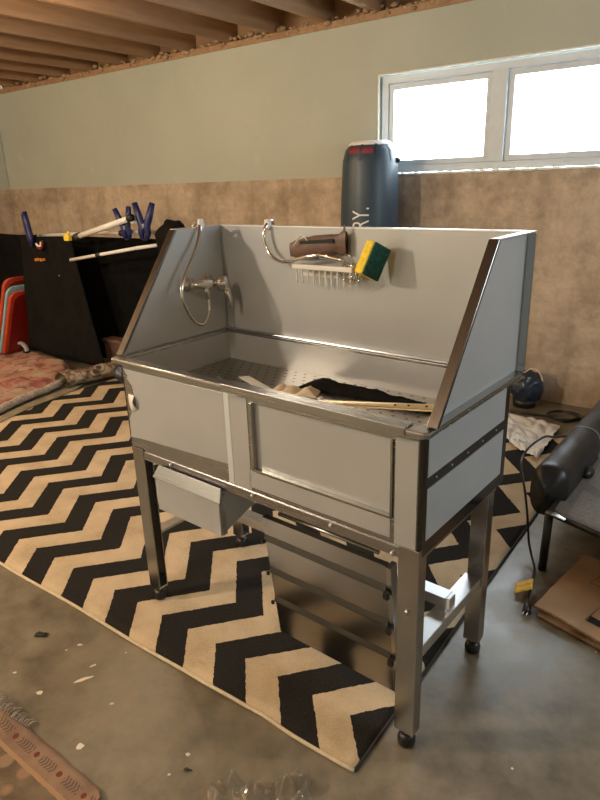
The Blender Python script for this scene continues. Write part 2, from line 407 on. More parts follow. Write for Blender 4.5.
# ------------------------------------------------------------------ the room
YB = 3.023; ZC = 1.477; ZT = 2.472; XL = -6.64; XR = 2.3; YF = -3.6; ZS = 2.72
WX0, WX1, WZ0, WZ1 = -1.822, -0.148, 1.486, 2.122
struct(B().box(XL-.2, XR+.2, YF-.2, YB+.2, -0.12, 0).done('floor', MT['floor']))
b = B().box(XL-.2, XR+.2, YB, YB+.2, 0, ZC)
struct(b.done('wall_back', MT['wallc']))
b = B()
b.box(XL-.2, WX0, YB+.008, YB+.2, ZC, ZT); b.box(WX1, XR+.2, YB+.008, YB+.2, ZC, ZT)
b.box(WX0, WX1, YB+.008, YB+.2, WZ1, ZT); b.box(WX0, WX1, YB+.008, YB+.2, ZC, WZ0)
struct(b.done('wall_back_upper', MT['drywall']))
struct(B().box(XL-.2, XL, YF-.2, YB, 0, ZC).done('wall_left', MT['wallc']))
struct(B().box(XL-.2, XL-.008, YF-.2, YB, ZC, ZS).done('wall_left_upper', MT['drywall']))
VY0, VY1, VZ0, VZ1 = .35, 1.85, 1.50, 2.15
b = B().box(XR, XR+.2, YF-.2, VY0, 0, ZS); b.box(XR, XR+.2, VY1, YB, 0, ZS); b.box(XR, XR+.2, VY0, VY1, 0, VZ0); b.box(XR, XR+.2, VY0, VY1, VZ1, ZS)
struct(b.done('wall_right', MT['drywall']))
w2 = B().box(XR+.06, XR+.10, VY0, VY1, VZ0, VZ0+.05).box(XR+.06, XR+.10, VY0, VY1, VZ1-.05, VZ1).box(XR+.06, XR+.10, VY0, VY0+.05, VZ0+.05, VZ1-.05).box(XR+.06, XR+.10, VY1-.05, VY1, VZ0+.05, VZ1-.05).done('window_2_added', MT['vinylframe'], None, .003)
struct(w2)  # window added out of view to light the tub's flank and the floor
B().box(XR+.078, XR+.082, VY0+.05, VY1-.05, VZ0+.05, VZ1-.05).done('pane', MT['pane'], w2)
struct(B().box(XL, XR, YF-.2, YF, 0, ZS).done('wall_front', MT['drywall']))
struct(B().box(XL-.2, XR+.2, YF-.2, YB+.2, ZS, ZS+.05).done('ceiling', MT['ply']))
# rim board and sill plate along the top of the wall
struct(B().box(XL-.2, XR+.2, YB+.09, YB+.2, ZT, ZS).done('trim_1', MT['ply']))
struct(B().box(XL, XR, YB-.004, YB+.12, ZT-.012, ZT+.030).done('trim_2', MT['joist']))

# joists, each one a beam
jx = [-6.25, -5.80, -5.36, -4.92, -4.48, -4.05, -3.62, -3.16, -2.71, -2.25, -1.84, -1.40, -0.95]
nth = ['first of the row, nearest the window', 'second counting from the window end', 'third counting from the window end',
       'fourth counting from the window end', 'fifth counting from the window end', 'sixth counting from the window end',
       'seventh counting from the window end', 'eighth counting from the window end', 'ninth counting from the window end',
       'tenth counting from the window end', 'eleventh counting from the window end', 'twelfth counting from the window end', 'last before the far corner']
for i, x in enumerate(sorted(jx, reverse=True)):
    bb = B().box(-0.021, 0.021, YF, YB+.10, 0, ZS-ZT-.032)
    o = bb.done('ceiling_joist', MT['joist'], None, 0.003)
    o.location = (x, 0, ZT+.031)
    tag(o, 'bare pine ceiling joist, ' + nth[i], 'beam', 'pine floor joists overhead')
# lumpy insulation foam between joist ends
bb = B()
random.seed(3)
for i in range(150):
    x = -6.4 + i*0.034 + random.uniform(-.012, .012)
    r = random.uniform(.008, .028)
    bb.ball((x, YB-.004+random.uniform(-.012, .02), ZT+.012+random.uniform(-.008, .05)), r, (1.3, 1, .8), 1)
tag(bb.done('insulation_foam', MT['foam'], None, 0, True), 'crusty tan spray foam squeezed out along the top of the drywall', 'insulation', None, 'stuff')

# the window: frame, mullion, two sashes
win = bpy.data.objects.new('window_1', None); COL.objects.link(win); win.location = ((WX0+WX1)/2, YB, WZ0); struct(win)
def wb(): return B()
ox, oz = win.location.x, win.location.z
def rect_frame(x0, x1, z0, z1, wdt, y0, y1):
    b = B(); x0 -= ox; x1 -= ox; z0 -= oz; z1 -= oz
    A = [(x0, z0), (x1, z0), (x1, z1), (x0, z1)]; C = [(x0+wdt, z0+wdt), (x1-wdt, z0+wdt), (x1-wdt, z1-wdt), (x0+wdt, z1-wdt)]
    vs = {}
    for nm, P in (('A', A), ('C', C)):
        for yi, y in enumerate((y0, y1)): vs[nm, yi] = [b.bm.verts.new((px, y, pz)) for px, pz in P]
    for i in range(4):
        j = (i+1) % 4
        b.bm.faces.new((vs['A', 0][i], vs['A', 0][j], vs['C', 0][j], vs['C', 0][i]))
        b.bm.faces.new((vs['A', 1][i], vs['C', 1][i], vs['C', 1][j], vs['A', 1][j]))
        b.bm.faces.new((vs['A', 0][i], vs['A', 1][i], vs['A', 1][j], vs['A', 0][j]))
        b.bm.faces.new((vs['C', 0][i], vs['C', 0][j], vs['C', 1][j], vs['C', 1][i]))
    return b
rect_frame(WX0+.012, WX1-.012, WZ0+.006, WZ1-.012, .045, .030, .13).done('window_frame', MT['vinylframe'], win, .003)
B().box(-.048, .048, .026, .13, .05, WZ1-WZ0-.055).done('mullion', MT['vinylframe'], win, .004)
for x0, x1 in ((WX0+.06, ox-.052), (ox+.052, WX1-.06)):
    s_ = rect_frame(x0, x1, WZ0+.052, WZ1-.060, .036, .045, .10).done('sash', MT['vinylframe'], win, .004)
    p_ = B().box(x0+.030-ox, x1-.030-ox, .070, .075, .082, WZ1-WZ0-.090).done('pane', MT['pane'], s_)
# ragged plaster edge round the opening
b = B()
for (p0, p1) in (((WX0, WZ0), (WX0, WZ1)), ((WX0, WZ1), (WX1, WZ1))):
    n = 40
    pts = [(p0[0]+(p1[0]-p0[0])*i/n + nz(i*.7, 1)*.003, YB+.002, p0[1]+(p1[1]-p0[1])*i/n + nz(i*.7, 5)*.003) for i in range(n+1)]
    b.tube(pts, [0.008+0.002*nz(i*.9, 9) for i in range(n+1)], 6)
struct(b.done('trim_3', MT['trimw'], None, 0, True))
n = 60
b = B().tube([(WX0+.15+(WX1-WX0-.15)*i/n, YB-.002, ZC+.004+nz(i*.8, 2)*.006) for i in range(n+1)], [.009+.005*nz(i*.9, 4) for i in range(n+1)], 6)
struct(b.done('trim_4', MT['trimw'], None, 0, True))

# lit bulb further back under the joists
bl = thing('ceiling_bulb', 'bare glowing bulb in a small holder under the joists', 'light', (-2.80, 1.02, 2.425))
B().tube([(0, 0, .10), (0, 0, .03)], .022, 12).done('bulb_holder', MT['black_plastic'], bl, 0, True)
B().ball((0, 0, 0), .03, (1, 1, 1.15), 2).done('bulb_glass', MT['bulb'], bl, 0, True)
l2_ = point('ceiling_bulb_glow', (-2.80, 1.02, 2.30), 16, (1.0, .72, .42), 0.04)

# ------------------------------------------------------------------ chevron rug
rg = thing('chevron_rug', 'large flat woven rug of black and cream chevrons under the steel tub', 'rug', (-1.8, 1.1, 0))
RX0, RX1, RY0, RY1 = -3.55, -0.118, -0.112, 2.42
def frontw(x): return 0.0025*sin(x*9+1) + 0.010*math.exp(-((x+.62)/.09)**2)*-1 + 0.006*math.exp(-((x+.42)/.06)**2)
def rugp(u, v):
    x = RX0+(RX1-RX0)*u; y0 = RY0+frontw(x); y = y0+(RY1-y0)*v
    lift = 0.012*math.exp(-((x+.60)/.10)**2)*math.exp(-(v/.05)**2)
    return Vector((x+1.8, y-1.1, 0.0075+lift+0.0015*nz(x*3, y*3)))
o = B().grid(rugp, 120, 60, 0.006).done('rug_field', MT['rug'], rg, 0, True)
# the pattern is laid out in room coordinates, so move the mesh origin there
o.data.transform(Matrix.Translation((-1.8, 1.1, 0))); o.location = (1.8, -1.1, 0)
hp = [rugp(i/120, 0) + Vector((0, -.003, -.002)) for i in range(121)]
B().tube(hp, .0055, 8).done('hem', MT['hem'], rg, 0, True)
hp = [rugp(0.9998, i/60) + Vector((.002, 0, -.002)) for i in range(61)]
B().tube(hp, .005, 8).done('hem', MT['lint'], rg, 0, True)['label'] = 'black woven side hem'

# ------------------------------------------------------------------ grooming tub
TH = 0.0527155
def T(x, y, z): return Vector((x*cos(TH)+y*sin(TH), -x*sin(TH)+y*cos(TH), z))
tub = thing('grooming_tub', 'stainless steel dog grooming tub on legs standing on the chevron rug', 'grooming tub', (0, 0, 0), -TH)
LX, W, ZR, ZTOP, ZB = -1.153, 0.551, 0.9326, 1.3135, 0.600
S, F = MT['steel'], MT['film']
X0, X1, Y0, Y1 = -1.140, -0.021, 0.028, 0.527
DX0, DX1, DZ0, DZ1 = -0.556, -0.100, 0.684, 0.888
# front panel with the door opening
def ring_panel(b, xo0, xo1, zo0, zo1, xi0, xi1, zi0, zi1, y0, y1):
    A = [(xo0, zo0), (xo1, zo0), (xo1, zo1), (xo0, zo1)]; C = [(xi0, zi0), (xi1, zi0), (xi1, zi1), (xi0, zi1)]
    vs = {}
    for nm, P in (('A', A), ('C', C)):
        for yi, y in enumerate((y0, y1)): vs[nm, yi] = [b.bm.verts.new((px, y, pz)) for px, pz in P]
    for i in range(4):
        j = (i+1) % 4
        b.bm.faces.new((vs['A', 0][i], vs['A', 0][j], vs['C', 0][j], vs['C', 0][i]))
        b.bm.faces.new((vs['A', 1][i], vs['C', 1][i], vs['C', 1][j], vs['A', 1][j]))
        b.bm.faces.new((vs['A', 0][i], vs['A', 1][i], vs['A', 1][j], vs['A', 0][j]))
        b.bm.faces.new((vs['C', 0][i], vs['C', 0][j], vs['C', 1][j], vs['C', 1][i]))
    return b
ring_panel(B(), X0+.012, X1-.012, ZB, .915, DX0, DX1, DZ0, DZ1, Y0, Y0+.0085).done('front_panel', S, tub, .002)
for xx in (X0+.012, X1-.012):
    sgn = -1 if xx < -.5 else 1
    prof = [(xx, Y0)] + [(xx+sgn*.012*sin(a), Y0+.012-.012*cos(a)) for a in [pi/8*k for k in range(1, 5)]] + [(xx+sgn*.012, Y0+.03), (xx, Y0+.03)]
    B().prism(prof, 'z', ZB, .915).done('corner_post', MT['steel_room_refl'], tub, 0, False)
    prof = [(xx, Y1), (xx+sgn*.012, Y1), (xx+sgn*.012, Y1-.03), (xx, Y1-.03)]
    B().prism(prof, 'z', ZB, .915).done('corner_post', MT['steel_room_refl'], tub, .003)
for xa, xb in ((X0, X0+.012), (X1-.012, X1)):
    B().box(xa, xb, Y0+.03, Y1-.03, ZB, .915).done('side_panel', MT['steel_room_refl'], tub, .001)
B().box(X0+.012, X1-.012, Y1-.012, Y1, ZB, .915).done('back_panel', S, tub, .001)
B().box(X0+.013, X1-.013, Y0+.015, Y1-.013, ZB+.002, ZB+.012).done('base_plate', S, tub)
# recessed door with frame edges
B().box(DX0+.001, DX1-.001, Y0+.0092, Y0+.0125, DZ0-.003, DZ1-.002).done('door', F, tub, .001)
B().box(DX0, DX0+.010, Y0-.006, Y0+.009, DZ0, DZ1).box(DX0, DX1, Y0-.006, Y0+.009, DZ0-.001, DZ0+.006).box(DX1-.006, DX1, Y0-.006, Y0+.009, DZ0, DZ1).done('door_track', MT['steel_v'], tub, .001)
# films on the outside
def film_xz(x0, x1, z0, z1, y, name='protective_film'):
    return B().box(x0, x1, y-.0016, y+.0004, z0, z1).done(name, F, tub, 0)
poly = [(-1.070, .658), (-.657, .677), (-.657, .896), (-1.120, .894), (-1.102, .872), (-1.108, .862), (-1.084, .842), (-1.076, .80), (-1.090, .768), (-1.104, .745), (-1.120, .72), (-1.124, .652)]
b = B().prism(poly, 'y', Y0-.0018, Y0-.0002); b.done('protective_film', F, tub)
# curled torn flap
def flap(u, v):
    return Vector((-1.097+.034*u-.012*v, Y0-.003-.016*sin(pi*v)*(.3+.7*u), .745+.065*v+.02*u*(1-v)))
B().grid(flap, 6, 6, (0, .001, 0)).done('torn_film', MT['bag_pl'], tub, 0, True)
film_xz(-.634, -.566, .617, .900, Y0)
film_xz(-.572, -.106, .628, .680, Y0)
film_xz(-.094, -.036, .617, .900, Y0)
for xs, sg in ((X1, 1), (X0, -1)):
    for z0, z1 in ((.806, .914), (.640, .776)):
        B().box(min(xs-.0003*sg, xs+.0016*sg), max(xs-.0003*sg, xs+.0016*sg), Y0+.018, Y1-.036, z0, z1).done('protective_film', F, tub)
# vertical fold between the two film sheets, its gleam put into the colour
B().box(-.656, -.6345, Y0-.0025, Y0+.001, .617, .905).done('seam_strip', MT['seam_gleam'], tub, .001)
# rivets on the side strip
for y in (.09, .17, .26, .35, .44):
    B().ball((X1+.001, y, .791), .0035, (.5, 1, 1), 1).done('rivet', MT['steel_bright'], tub, 0, True)
# inner bowl
ix0, ix1, iy0, iy1 = -1.117, -.040, .037, .512
b = B()
b.box(ix0-.004, ix0, iy0, iy1, .78, ZR-.012); b.box(ix1, ix1+.004, iy0, iy1, .78, ZR-.012)
b.box(ix0, ix1, iy1, iy1+.004, .78, ZR-.012); b.box(ix0, ix1, iy0+.0045, iy0+.008, .78, ZR-.012)
b.done('basin_wall', F, tub)
B().box(ix0+.001, ix1-.001, iy0+.009, iy1-.001, .812, .819).done('perforated_deck', MT['deck'], tub)
# rim, a rounded ledge all round
def ring_xy(b, o4, i4, z0, z1):
    vs = {}
    for nm, P in (('A', o4), ('C', i4)):
        for zi, z in enumerate((z0, z1)): vs[nm, zi] = [b.bm.verts.new((px, py, z)) for px, py in P]
    n = len(o4)
    for i in range(n):
        j = (i+1) % n
        b.bm.faces.new((vs['A', 1][i], vs['A', 1][j], vs['C', 1][j], vs['C', 1][i]))
        b.bm.faces.new((vs['A', 0][i], vs['C', 0][i], vs['C', 0][j], vs['A', 0][j]))
        b.bm.faces.new((vs['A', 0][i], vs['A', 0][j], vs['A', 1][j], vs['A', 1][i]))
        b.bm.faces.new((vs['C', 0][i], vs['C', 1][i], vs['C', 1][j], vs['C', 0][j]))
    return b
def rrect(x0, x1, y0, y1, r, k=4):
    out = []
    for cx, cy, a0 in ((x1-r, y0+r, -pi/2), (x1-r, y1-r, 0), (x0+r, y1-r, pi/2), (x0+r, y0+r, pi)):
        out += [(cx+r*cos(a0+pi/2*i/k), cy+r*sin(a0+pi/2*i/k)) for i in range(k+1)]
    return out
ring_xy(B(), rrect(LX, 0, 0, W, .016), rrect(ix0, ix1, iy0, iy1, .006), ZR-.016, ZR).done('rim', S, tub, .005, False, 3)
# cap over the door side of the rim
B().prism([(-.0035, ZR-.018), (-.0035, ZR+.0045), (.038, ZR+.0045), (.038, ZR+.0005), (-.0005, ZR+.0005), (-.0005, ZR-.018)], 'x', -.632, -.056).done('rim_cap', S, tub, .002)
# splash guards
yf0, yf1 = .034, .306
def splash(xi, xo, name):
    lo, hi = min(xi, xo), max(xi, xo); sg = 1 if xo > xi else -1
    root = B().prism([(yf0+.004, ZR), (W-.012, ZR), (W-.002, ZR+.02), (W-.002, ZTOP-.001), (yf1+.004, ZTOP-.001)], 'x', xi, xi+.003*sg).done('side_splash_guard', F, tub)
    # slanted front channel
    dy, dz = yf1-yf0, ZTOP-ZR; ln = math.hypot(dy, dz); ny, nzv = dz/ln, -dy/ln
    t = .009
    P = [(yf0, ZR+.001), (yf0+ny*t, ZR+.001+max(0, nzv*t)), (yf1+ny*t, ZTOP+nzv*t), (yf1, ZTOP)]
    B().prism([(yf0, ZR+.002), (yf0+.013, ZR+.002), (yf1+.013, ZTOP), (yf1, ZTOP)], 'x', lo, hi).done('slanted_flange', MT['steel_joist_refl'], root, .0015)
    B().box(lo, hi, yf1+.004, W, ZTOP-.004, ZTOP+.001).done('top_flange', MT['steel_bright'], root, .001)
    B().prism([(W-.004, ZR+.022), (W, ZR+.022), (W, ZTOP-.004), (W-.004, ZTOP-.004)], 'x', lo, hi).done('back_flange', MT['steel_v'], root, .001)
    pts = [(W-.012+.012*sin(a)-0, ZR+.022-.022*cos(a)) for a in [pi/2*k/5 for k in range(6)]]
    inn = [(W-.012+.008*sin(a), ZR+.022-.018*cos(a)) for a in [pi/2*k/5 for k in range(5, -1, -1)]]
    B().prism([(yf0+.014, ZR+.0005)] + [(W-.016, ZR+.0005)] + pts[1:] + inn[:-1] + [(W-.016, ZR+.005), (yf0+.016, ZR+.005)], 'x', lo, hi).done('bottom_flange', MT['steel_v'], root, .0005)
    return root
splash(-.022, .004, 'r')
splash(LX+.022, LX-.004-.004, 'l')
bk = B().box(LX+.026, -.026, .524, .527, ZR, ZTOP-.001).done('back_splash_guard', F, tub)
B().box(LX+.024, -.023, .523, W, ZTOP-.003, ZTOP+.0015).done('top_flange', MT['steel_bright'], bk, .001)
B().box(LX+.026, -.026, .505, .523, ZR+.0005, ZR+.007).done('ledge_strip', S, bk, .002)
B().box(LX+.0225, LX+.0265, .515, .5235, ZR+.002, ZTOP-.004).done('corner_seam', MT['steel_v'], bk, .001)

# legs: channel profile with adjustable glide feet
def leg(x0, x1, y0, y1, zf):
    t = .004; xm = (x0+x1)/2
    out = x0 if x0 < -.6 else x1
    b = B()
    if x0 < -.6: prof = [(x0, y0), (x1, y0), (x1, y0+t), (x0+t, y0+t), (x0+t, y1-t), (x1, y1-t), (x1, y1), (x0, y1)]
    else: prof = [(x0, y0), (x1, y0), (x1, y1), (x0, y1), (x0, y1-t), (x1-t, y1-t), (x1-t, y0+t), (x0, y0+t)]
    b.prism(prof, 'z', zf+.052, ZB+.02)
    lg = b.done('leg', MT['steel_v'], tub, .0012)
    xc, yc = xm, (y0+y1)/2
    B().box(x0+.004, x1-.004, y0+.004, y1-.004, zf+.054, zf+.059).tube([(xc, yc, zf+.03), (xc, yc, zf+.056)], .009, 10).done('foot_stem', MT['steel_bright'], lg)
    f = B(); n = 18
    rings = [(0.0, .020), (.004, .0235), (.018, .025), (.030, .022), (.038, .014)]
    f.tube([(xc, yc, zf+.0005+z) for z, r in rings], [r for z, r in rings], n)
    f.done('glide_foot', MT['rubber'], lg, 0, True)
    return lg
leg(-.079, -.022, .022, .060, 0)
leg(-1.121, -1.064, .022, .060, .008)
leg(-.084, -.034, .458, .500, 0)
leg(-1.121, -1.066, .458, .500, .008)
# bolts through the front legs and rail
for (x, y, z) in ((-.050, .0215, .44), (-.095, .0215, .590), (-.28, .0215, .604), (-.56, .0215, .604), (-.92, .0215, .604)):
    B().tube([(x, y+.002, z), (x, y-.003, z), (x, y-.005, z)], [.006, .006, .003], 8).done('bolt', MT['steel_bright'], tub, 0, True)
# bottom rails front and back under the body
B().prism([(.024, .612), (.024, .584), (.027, .584), (.027, .600), (.055, .600), (.055, .612)], 'x', -1.115, -.030).done('bottom_rail', S, tub, .001)
B().box(-1.115, -.030, .480, .500, .580, .600).done('bottom_rail', S, tub, .002)
for x in (-.040, -1.118):
    B().box(x, x+.014, .062, .456, .585, .600).done('bottom_rail', MT['steel_v'], tub, .001)
# lower braces
def angle_y(xa, xb, vert_x, z):
    b = B().box(min(xa, xb), max(xa, xb), .060, .462, z-.004, z)
    b.box(min(vert_x, vert_x+.004), max(vert_x, vert_x+.004), .060, .462, z-.036, z-.004)
    b.done('side_brace', MT['steel_bright'], tub, .001)
angle_y(-.092, -.040, -.044, .292)
angle_y(-1.062, -1.104, -1.104, .292)
b = B().prism([(.265, .2925), (.265, .326), (.310, .326), (.310, .322), (.269, .322), (.269, .2925)], 'x', -1.09, -.062)
b.done('long_brace', MT['steel_bright'], tub, .001)
B().box(-.060, -.048, .262, .300, .2925, .330).done('brace_clip', MT['steel_bright'], tub, .002)

# storage drawer hung under the far end
dp = [(-.001, .552), (.000, .434), (.36, .552), (.36, .578), (.020, .578), (.014, .572)]
dr = B().prism(dp, 'x', -.980, -.682).done('drawer', MT['film'], tub, .002)
B().hexa([(-.988, -.006, .553), (-.672, -.006, .553), (-.672, .000, .548), (-.988, .000, .548), (-.974, .013, .592), (-.684, .013, .592), (-.684, .019, .590), (-.974, .019, .590)]).done('drawer_lip', MT['steel'], dr, .001)
B().box(-.684, -.676, .004, .022, .438, .575).done('drawer_edge', MT['steel_v'], dr, .001)
# fold-down step ramp, clapboard profile
def rl(t, d):  # along the ramp, outward offset
    y = .062+(.118-.062)*t; z = .520+(.072-.520)*t
    return (y-d*.99, z-d*.12)
prof = [rl(0, .006), rl(1, .006), rl(1, -.012), rl(0, -.012)]
rp = B().prism(prof, 'x', -.560, -.134).done('step_ramp', MT['steel_ramp'], tub)
B().prism([rl(0, .010), rl(1, .008), rl(1, -.022), rl(0, -.022)], 'x', -.132, -.117).done('ramp_side', MT['steel_v'], rp, .001)
for t in (.18, .45, .71):
    B().prism([rl(t-.045, .0062), rl(t-.010, .013), rl(t, .013), rl(t+.003, .0062)], 'x', -.559, -.135).done('ridge_lip', MT['steel_lip_shaded'], rp)
    y, z = rl(t, .022)
    B().box(-.137, -.120, y-.004, y+.008, z-.013, z+.010).done('rubber_clip', MT['rubber'], rp, .003)
    B().box(-.566, -.556, y, y+.008, z-.006, z+.006).done('rubber_clip', MT['rubber'], rp, .002)
B().tube([(-.50, .066, .545), (-.16, .066, .545)], .006, 8).done('ramp_hinge', MT['steel_v'], rp, 0, True)

# mixer tap on the inside of the far splash guard
XP = LX+.025
fc = B()
fc.tube([(-1.072, .306, 1.129), (-1.072, .312, 1.129), (-1.072, .322, 1.129), (-1.072, .335, 1.128), (-1.072, .388, 1.124), (-1.072, .400, 1.123), (-1.072, .425, 1.121)],
        [.008, .013, .013, .0175, .0175, .013, .012], 14)
fc.tube([(-1.072, .372, 1.122), (-1.072, .374, 1.098), (-1.072, .378, 1.072)], [.008, .009, .008], 10)
fc = fc.done('mixer_tap', MT['chrome'], tub, 0, True)
for y in (.345, .432):
    B().tube([(XP, y, 1.121), (XP+.006, y, 1.121), (XP+.010, y, 1.121), (-1.075, y, 1.121)], [.026, .026, .013, .012], 16).done('escutcheon', MT['chrome'], fc, 0, True)
B().tube([(-1.072, .437, 1.142), (-1.068, .438, 1.136), (-1.064, .440, 1.120), (-1.060, .444, 1.104), (-1.058, .447, 1.094)], [.013, .024, .028, .025, .013], 14).done('tap_knob', MT['chrome'], fc, 0, True)
B().tube([(-1.054, .447, 1.108), (-1.046, .454, 1.085), (-1.043, .459, 1.060), (-1.044, .462, 1.035)], [.013, .014, .014, .010], 10, .55).done('tap_lever', MT['chrome'], fc, 0, True)

# the shower hose: from the tap, over the back, ending in a spray wand
hs = thing('shower_hose', 'chrome coiled shower hose looping from the mixer tap over the splash guard', 'hose', (0, 0, 0), -TH)
hose1 = spline([(-1.072, .380, 1.072), (-1.068, .375, 1.030), (-1.060, .338, .992), (-1.060, .300, 1.005), (-1.062, .269, 1.052), (-1.066, .256, 1.108), (-1.072, .278, 1.158), (-1.080, .322, 1.210), (-1.094, .366, 1.258), (-1.108, .396, 1.300), (-1.124, .412, 1.328), (-1.148, .414, 1.326), (-1.162, .420, 1.29), (-1.158, .50, 1.20), (-1.12, .575, 1.18), (-1.02, .585, 1.24), (-.93, .575, 1.30), (-.905, .545, 1.330), (-.898, .512, 1.318), (-.900, .498, 1.277), (-.884, .496, 1.238), (-.845, .488, 1.210), (-.780, .474, 1.205), (-.704, .472, 1.224), (-.650, .474, 1.232)], 7)
B().tube(hose1, .0062, 8).done('hose_tube', MT['chrome'], hs, 0, True)
B().tube([(-.652, .474, 1.232), (-.640, .474, 1.232), (-.600, .474, 1.228), (-.552, .472, 1.219), (-.548, .472, 1.218)], [.0075, .010, .0095, .008, .005], 12).done('spray_wand', MT['chrome'], hs, 0, True)
for p, q in (((-1.121, .413, 1.300), (-1.121, .413, 1.342)), ((-.900, .522, 1.290), (-.900, .522, 1.336))):
    px, py, pz = p
    if px < -1: B().box(px-.004, px+.010, py-.010, py+.010, pz+.006, q[2]).done('hose_clip', MT['white_pl'], hs, .004)
    else: B().box(px-.010, px+.010, py-.010, py+.008, pz+.012, q[2]).done('hose_clip', MT['white_pl'], hs, .004)

def rehome(root, base):
    """put the empty at the base of its thing; parts were laid out in tub coordinates"""
    root.location = T(*base)
    for c in root.children_recursive:
        c.data.transform(Matrix.Translation((-base[0], -base[1], -base[2])))
bpy.context.view_layer.update()
rehome(hs, (-1.072, .380, .985))
def on_tub(name, label, cat, group=None): return thing(name, label, cat, (0, 0, 0), -TH, group)

# wire rack on the back guard
rk = on_tub('wire_rack', 'small white-barred wire rack with hanging pins on the tub back guard', 'rack')
B().box(-.751, -.514, .462, .478, 1.186, 1.201).done('front_bar', MT['white_pl'], rk, .002)
for i in range(10):
    x = -.738+i*.0235
    b = B().tube(spline([(x, .470, 1.187), (x, .471, 1.165), (x, .473, 1.140)], 3), .0026, 6)
    b.done('wire_pin', MT['white_pl'], rk, 0, True)
B().box(-.751, -.514, .519, .5235, 1.156, 1.168).done('back_bar', MT['white_pl'], rk, .001)
for x in (-.7495, -.5165): B().box(x-.0015, x+.0015, .478, .522, 1.186, 1.198).done('end_bracket', MT['chrome'], rk)
cl = []
random.seed(11)
for i in range(70):
    a = i*.9
    cl.append((-.528+.022*cos(a)+.0006*i-.02, .478+.012*sin(a*1.3), 1.180+.024*sin(a)+.006*sin(i*.37)))
B().tube(spline(cl, 3), .0019, 6).done('wire_coil', MT['chrome'], rk, 0, True)
B().tube(spline([(-.53, .478, 1.205), (-.528, .477, 1.222), (-.534, .476, 1.236), (-.522, .478, 1.228), (-.520, .480, 1.208)], 4), .0022, 6).done('wire_hook', MT['chrome'], rk, 0, True)
rehome(rk, (-.63, .50, 1.155))

# sponge
sp = thing('sponge', 'yellow sponge with dark green scouring side propped on the wire rack', 'sponge')
B().box(-.035, .035, -.026, .010, -.050, .050).done('foam', MT['yellow'], sp, .006, False, 3)
B().box(-.0345, .0345, .0102, .018, -.0495, .0495).done('scouring_pad', MT['green'], sp, .003)
nrm = Vector((.93, -.26, -.10)).normalized()         # direction the green side faces (tub frame)
upz = Vector((.36, .34, .86)); upz = (upz - nrm*upz.dot(nrm)).normalized(); sd = nrm.cross(upz)
Rm = Matrix((sd, nrm, upz)).transposed().to_4x4()
Rt = Matrix.Rotation(-TH, 4, 'Z')
sp.matrix_world = Matrix.Translation(T(-.434, .458, 1.226)) @ Rt @ Rm

# brown pouch behind the spray wand
po = on_tub('leather_pouch', 'brown leather pouch with a clear hang tag on the tub back guard', 'pouch')
def pouch(u, v):
    x = -.785+.225*u; zc = 1.240+.014*u; h = (.026+.010*sin(pi*u)+(.008 if u > .9 else 0))*(1-.15*(u < .05))
    a = 2*pi*v; y = .503+.017*cos(a)*(0.35+.65*sin(pi*min(max(u, .06), .94)))
    return Vector((x+.004*nz(v*4, u*3), y, zc+.016*u+h*sin(a)+.004*nz(u*9, v*5)))
B().grid(pouch, 24, 20).done('pouch_body', MT['brown'], po, 0, True)
B().hexa([(-.735, .4835, 1.262), (-.600, .4835, 1.270), (-.600, .490, 1.270), (-.735, .490, 1.262), (-.735, .484, 1.272), (-.600, .484, 1.283), (-.600, .490, 1.283), (-.735, .490, 1.272)]).done('pouch_mouth', MT['lint'], po, .002)
B().prism([(-.575, 1.285), (-.560, 1.275), (-.568, 1.325)], 'y', .499, .505).done('pouch_flap', MT['brown'], po)
B().tube(spline([(-.755, .482, 1.255), (-.735, .480, 1.278), (-.718, .480, 1.292), (-.700, .482, 1.275)], 4), .004, 6, .4).done('hang_tag', MT['white_pl'], po, 0, True)
rehome(po, (-.67, .50, 1.2))

# things left lying on the perforated deck
o = B().hexa([(-.905, .340, .8192), (-.700, .262, .8192), (-.690, .292, .8192), (-.885, .368, .8192), (-.905, .340, .8215), (-.700, .262, .8215), (-.690, .292, .8215), (-.885, .368, .8215)]).done('paper_card', MT['paper'], None)
o.rotation_euler = (0, 0, -TH); tag(o, 'flat white paper strip lying on the perforated tub deck', 'paper')
def crumple(cx, cy, z0, sx, sy, h, seed, rz=0, f=14):
    def fn(u, v):
        x = (u-.5)*sx; y = (v-.5)*sy
        e = max(0, min(1, 5*min(u, 1-u, v, 1-v)+.15))
        z = z0+h*e*abs(nz(x*f+seed, y*f, seed))*1.6+.0012
        j = .18*nz(u*3+seed, v*3, 2.2)
        return Vector((cx+(x*cos(rz)-y*sin(rz))*(1+j), cy+(x*sin(rz)+y*cos(rz))*(1+j), z))
    return fn
o = B().grid(crumple(-.955, .225, .819, .13, .085, .022, 3.1, .6, 34), 26, 20).done('crumpled_wrapper', MT['wrap'], None, 0, False)
o.rotation_euler = (0, 0, -TH); tag(o, 'crumpled clear wrapper lying at the tap end of the tub deck', 'wrapper')
o = B().grid(crumple(-.632, .318, .820, .155, .085, .030, 8.3, .35, 16), 36, 24, .0012).done('cream_cloth', MT['tan'], None, 0, True)
o.rotation_euler = (0, 0, -TH); tag(o, 'crumpled cream cloth lying on the tub deck beside the black fabric', 'cloth')
def blackf(u, v):
    x = -.665+.515*u; wd = .125*(1-.55*u)*(.6+.4*sin(pi*min(1, u*3+.25))); yc = .405+.012*nz(u*5, 1)
    e = max(0, min(1, 6*min(u, 1-u, v, 1-v)))
    return Vector((x, yc+(v-.5)*wd, .8205+e*(.027+.010*nz(u*7, v*3, 1)+.005*nz(u*20, v*9, 4)+.012*max(0, .12-u)*8*nz(u*30, v*6, 2))*(1.1-.45*u)))
o = B().grid(blackf, 44, 16, .0012).done('black_cloth', MT['black_fab'], None, 0, True)
o.rotation_euler = (0, 0, -TH); tag(o, 'folded black fabric strip lying along the tub deck', 'fabric')
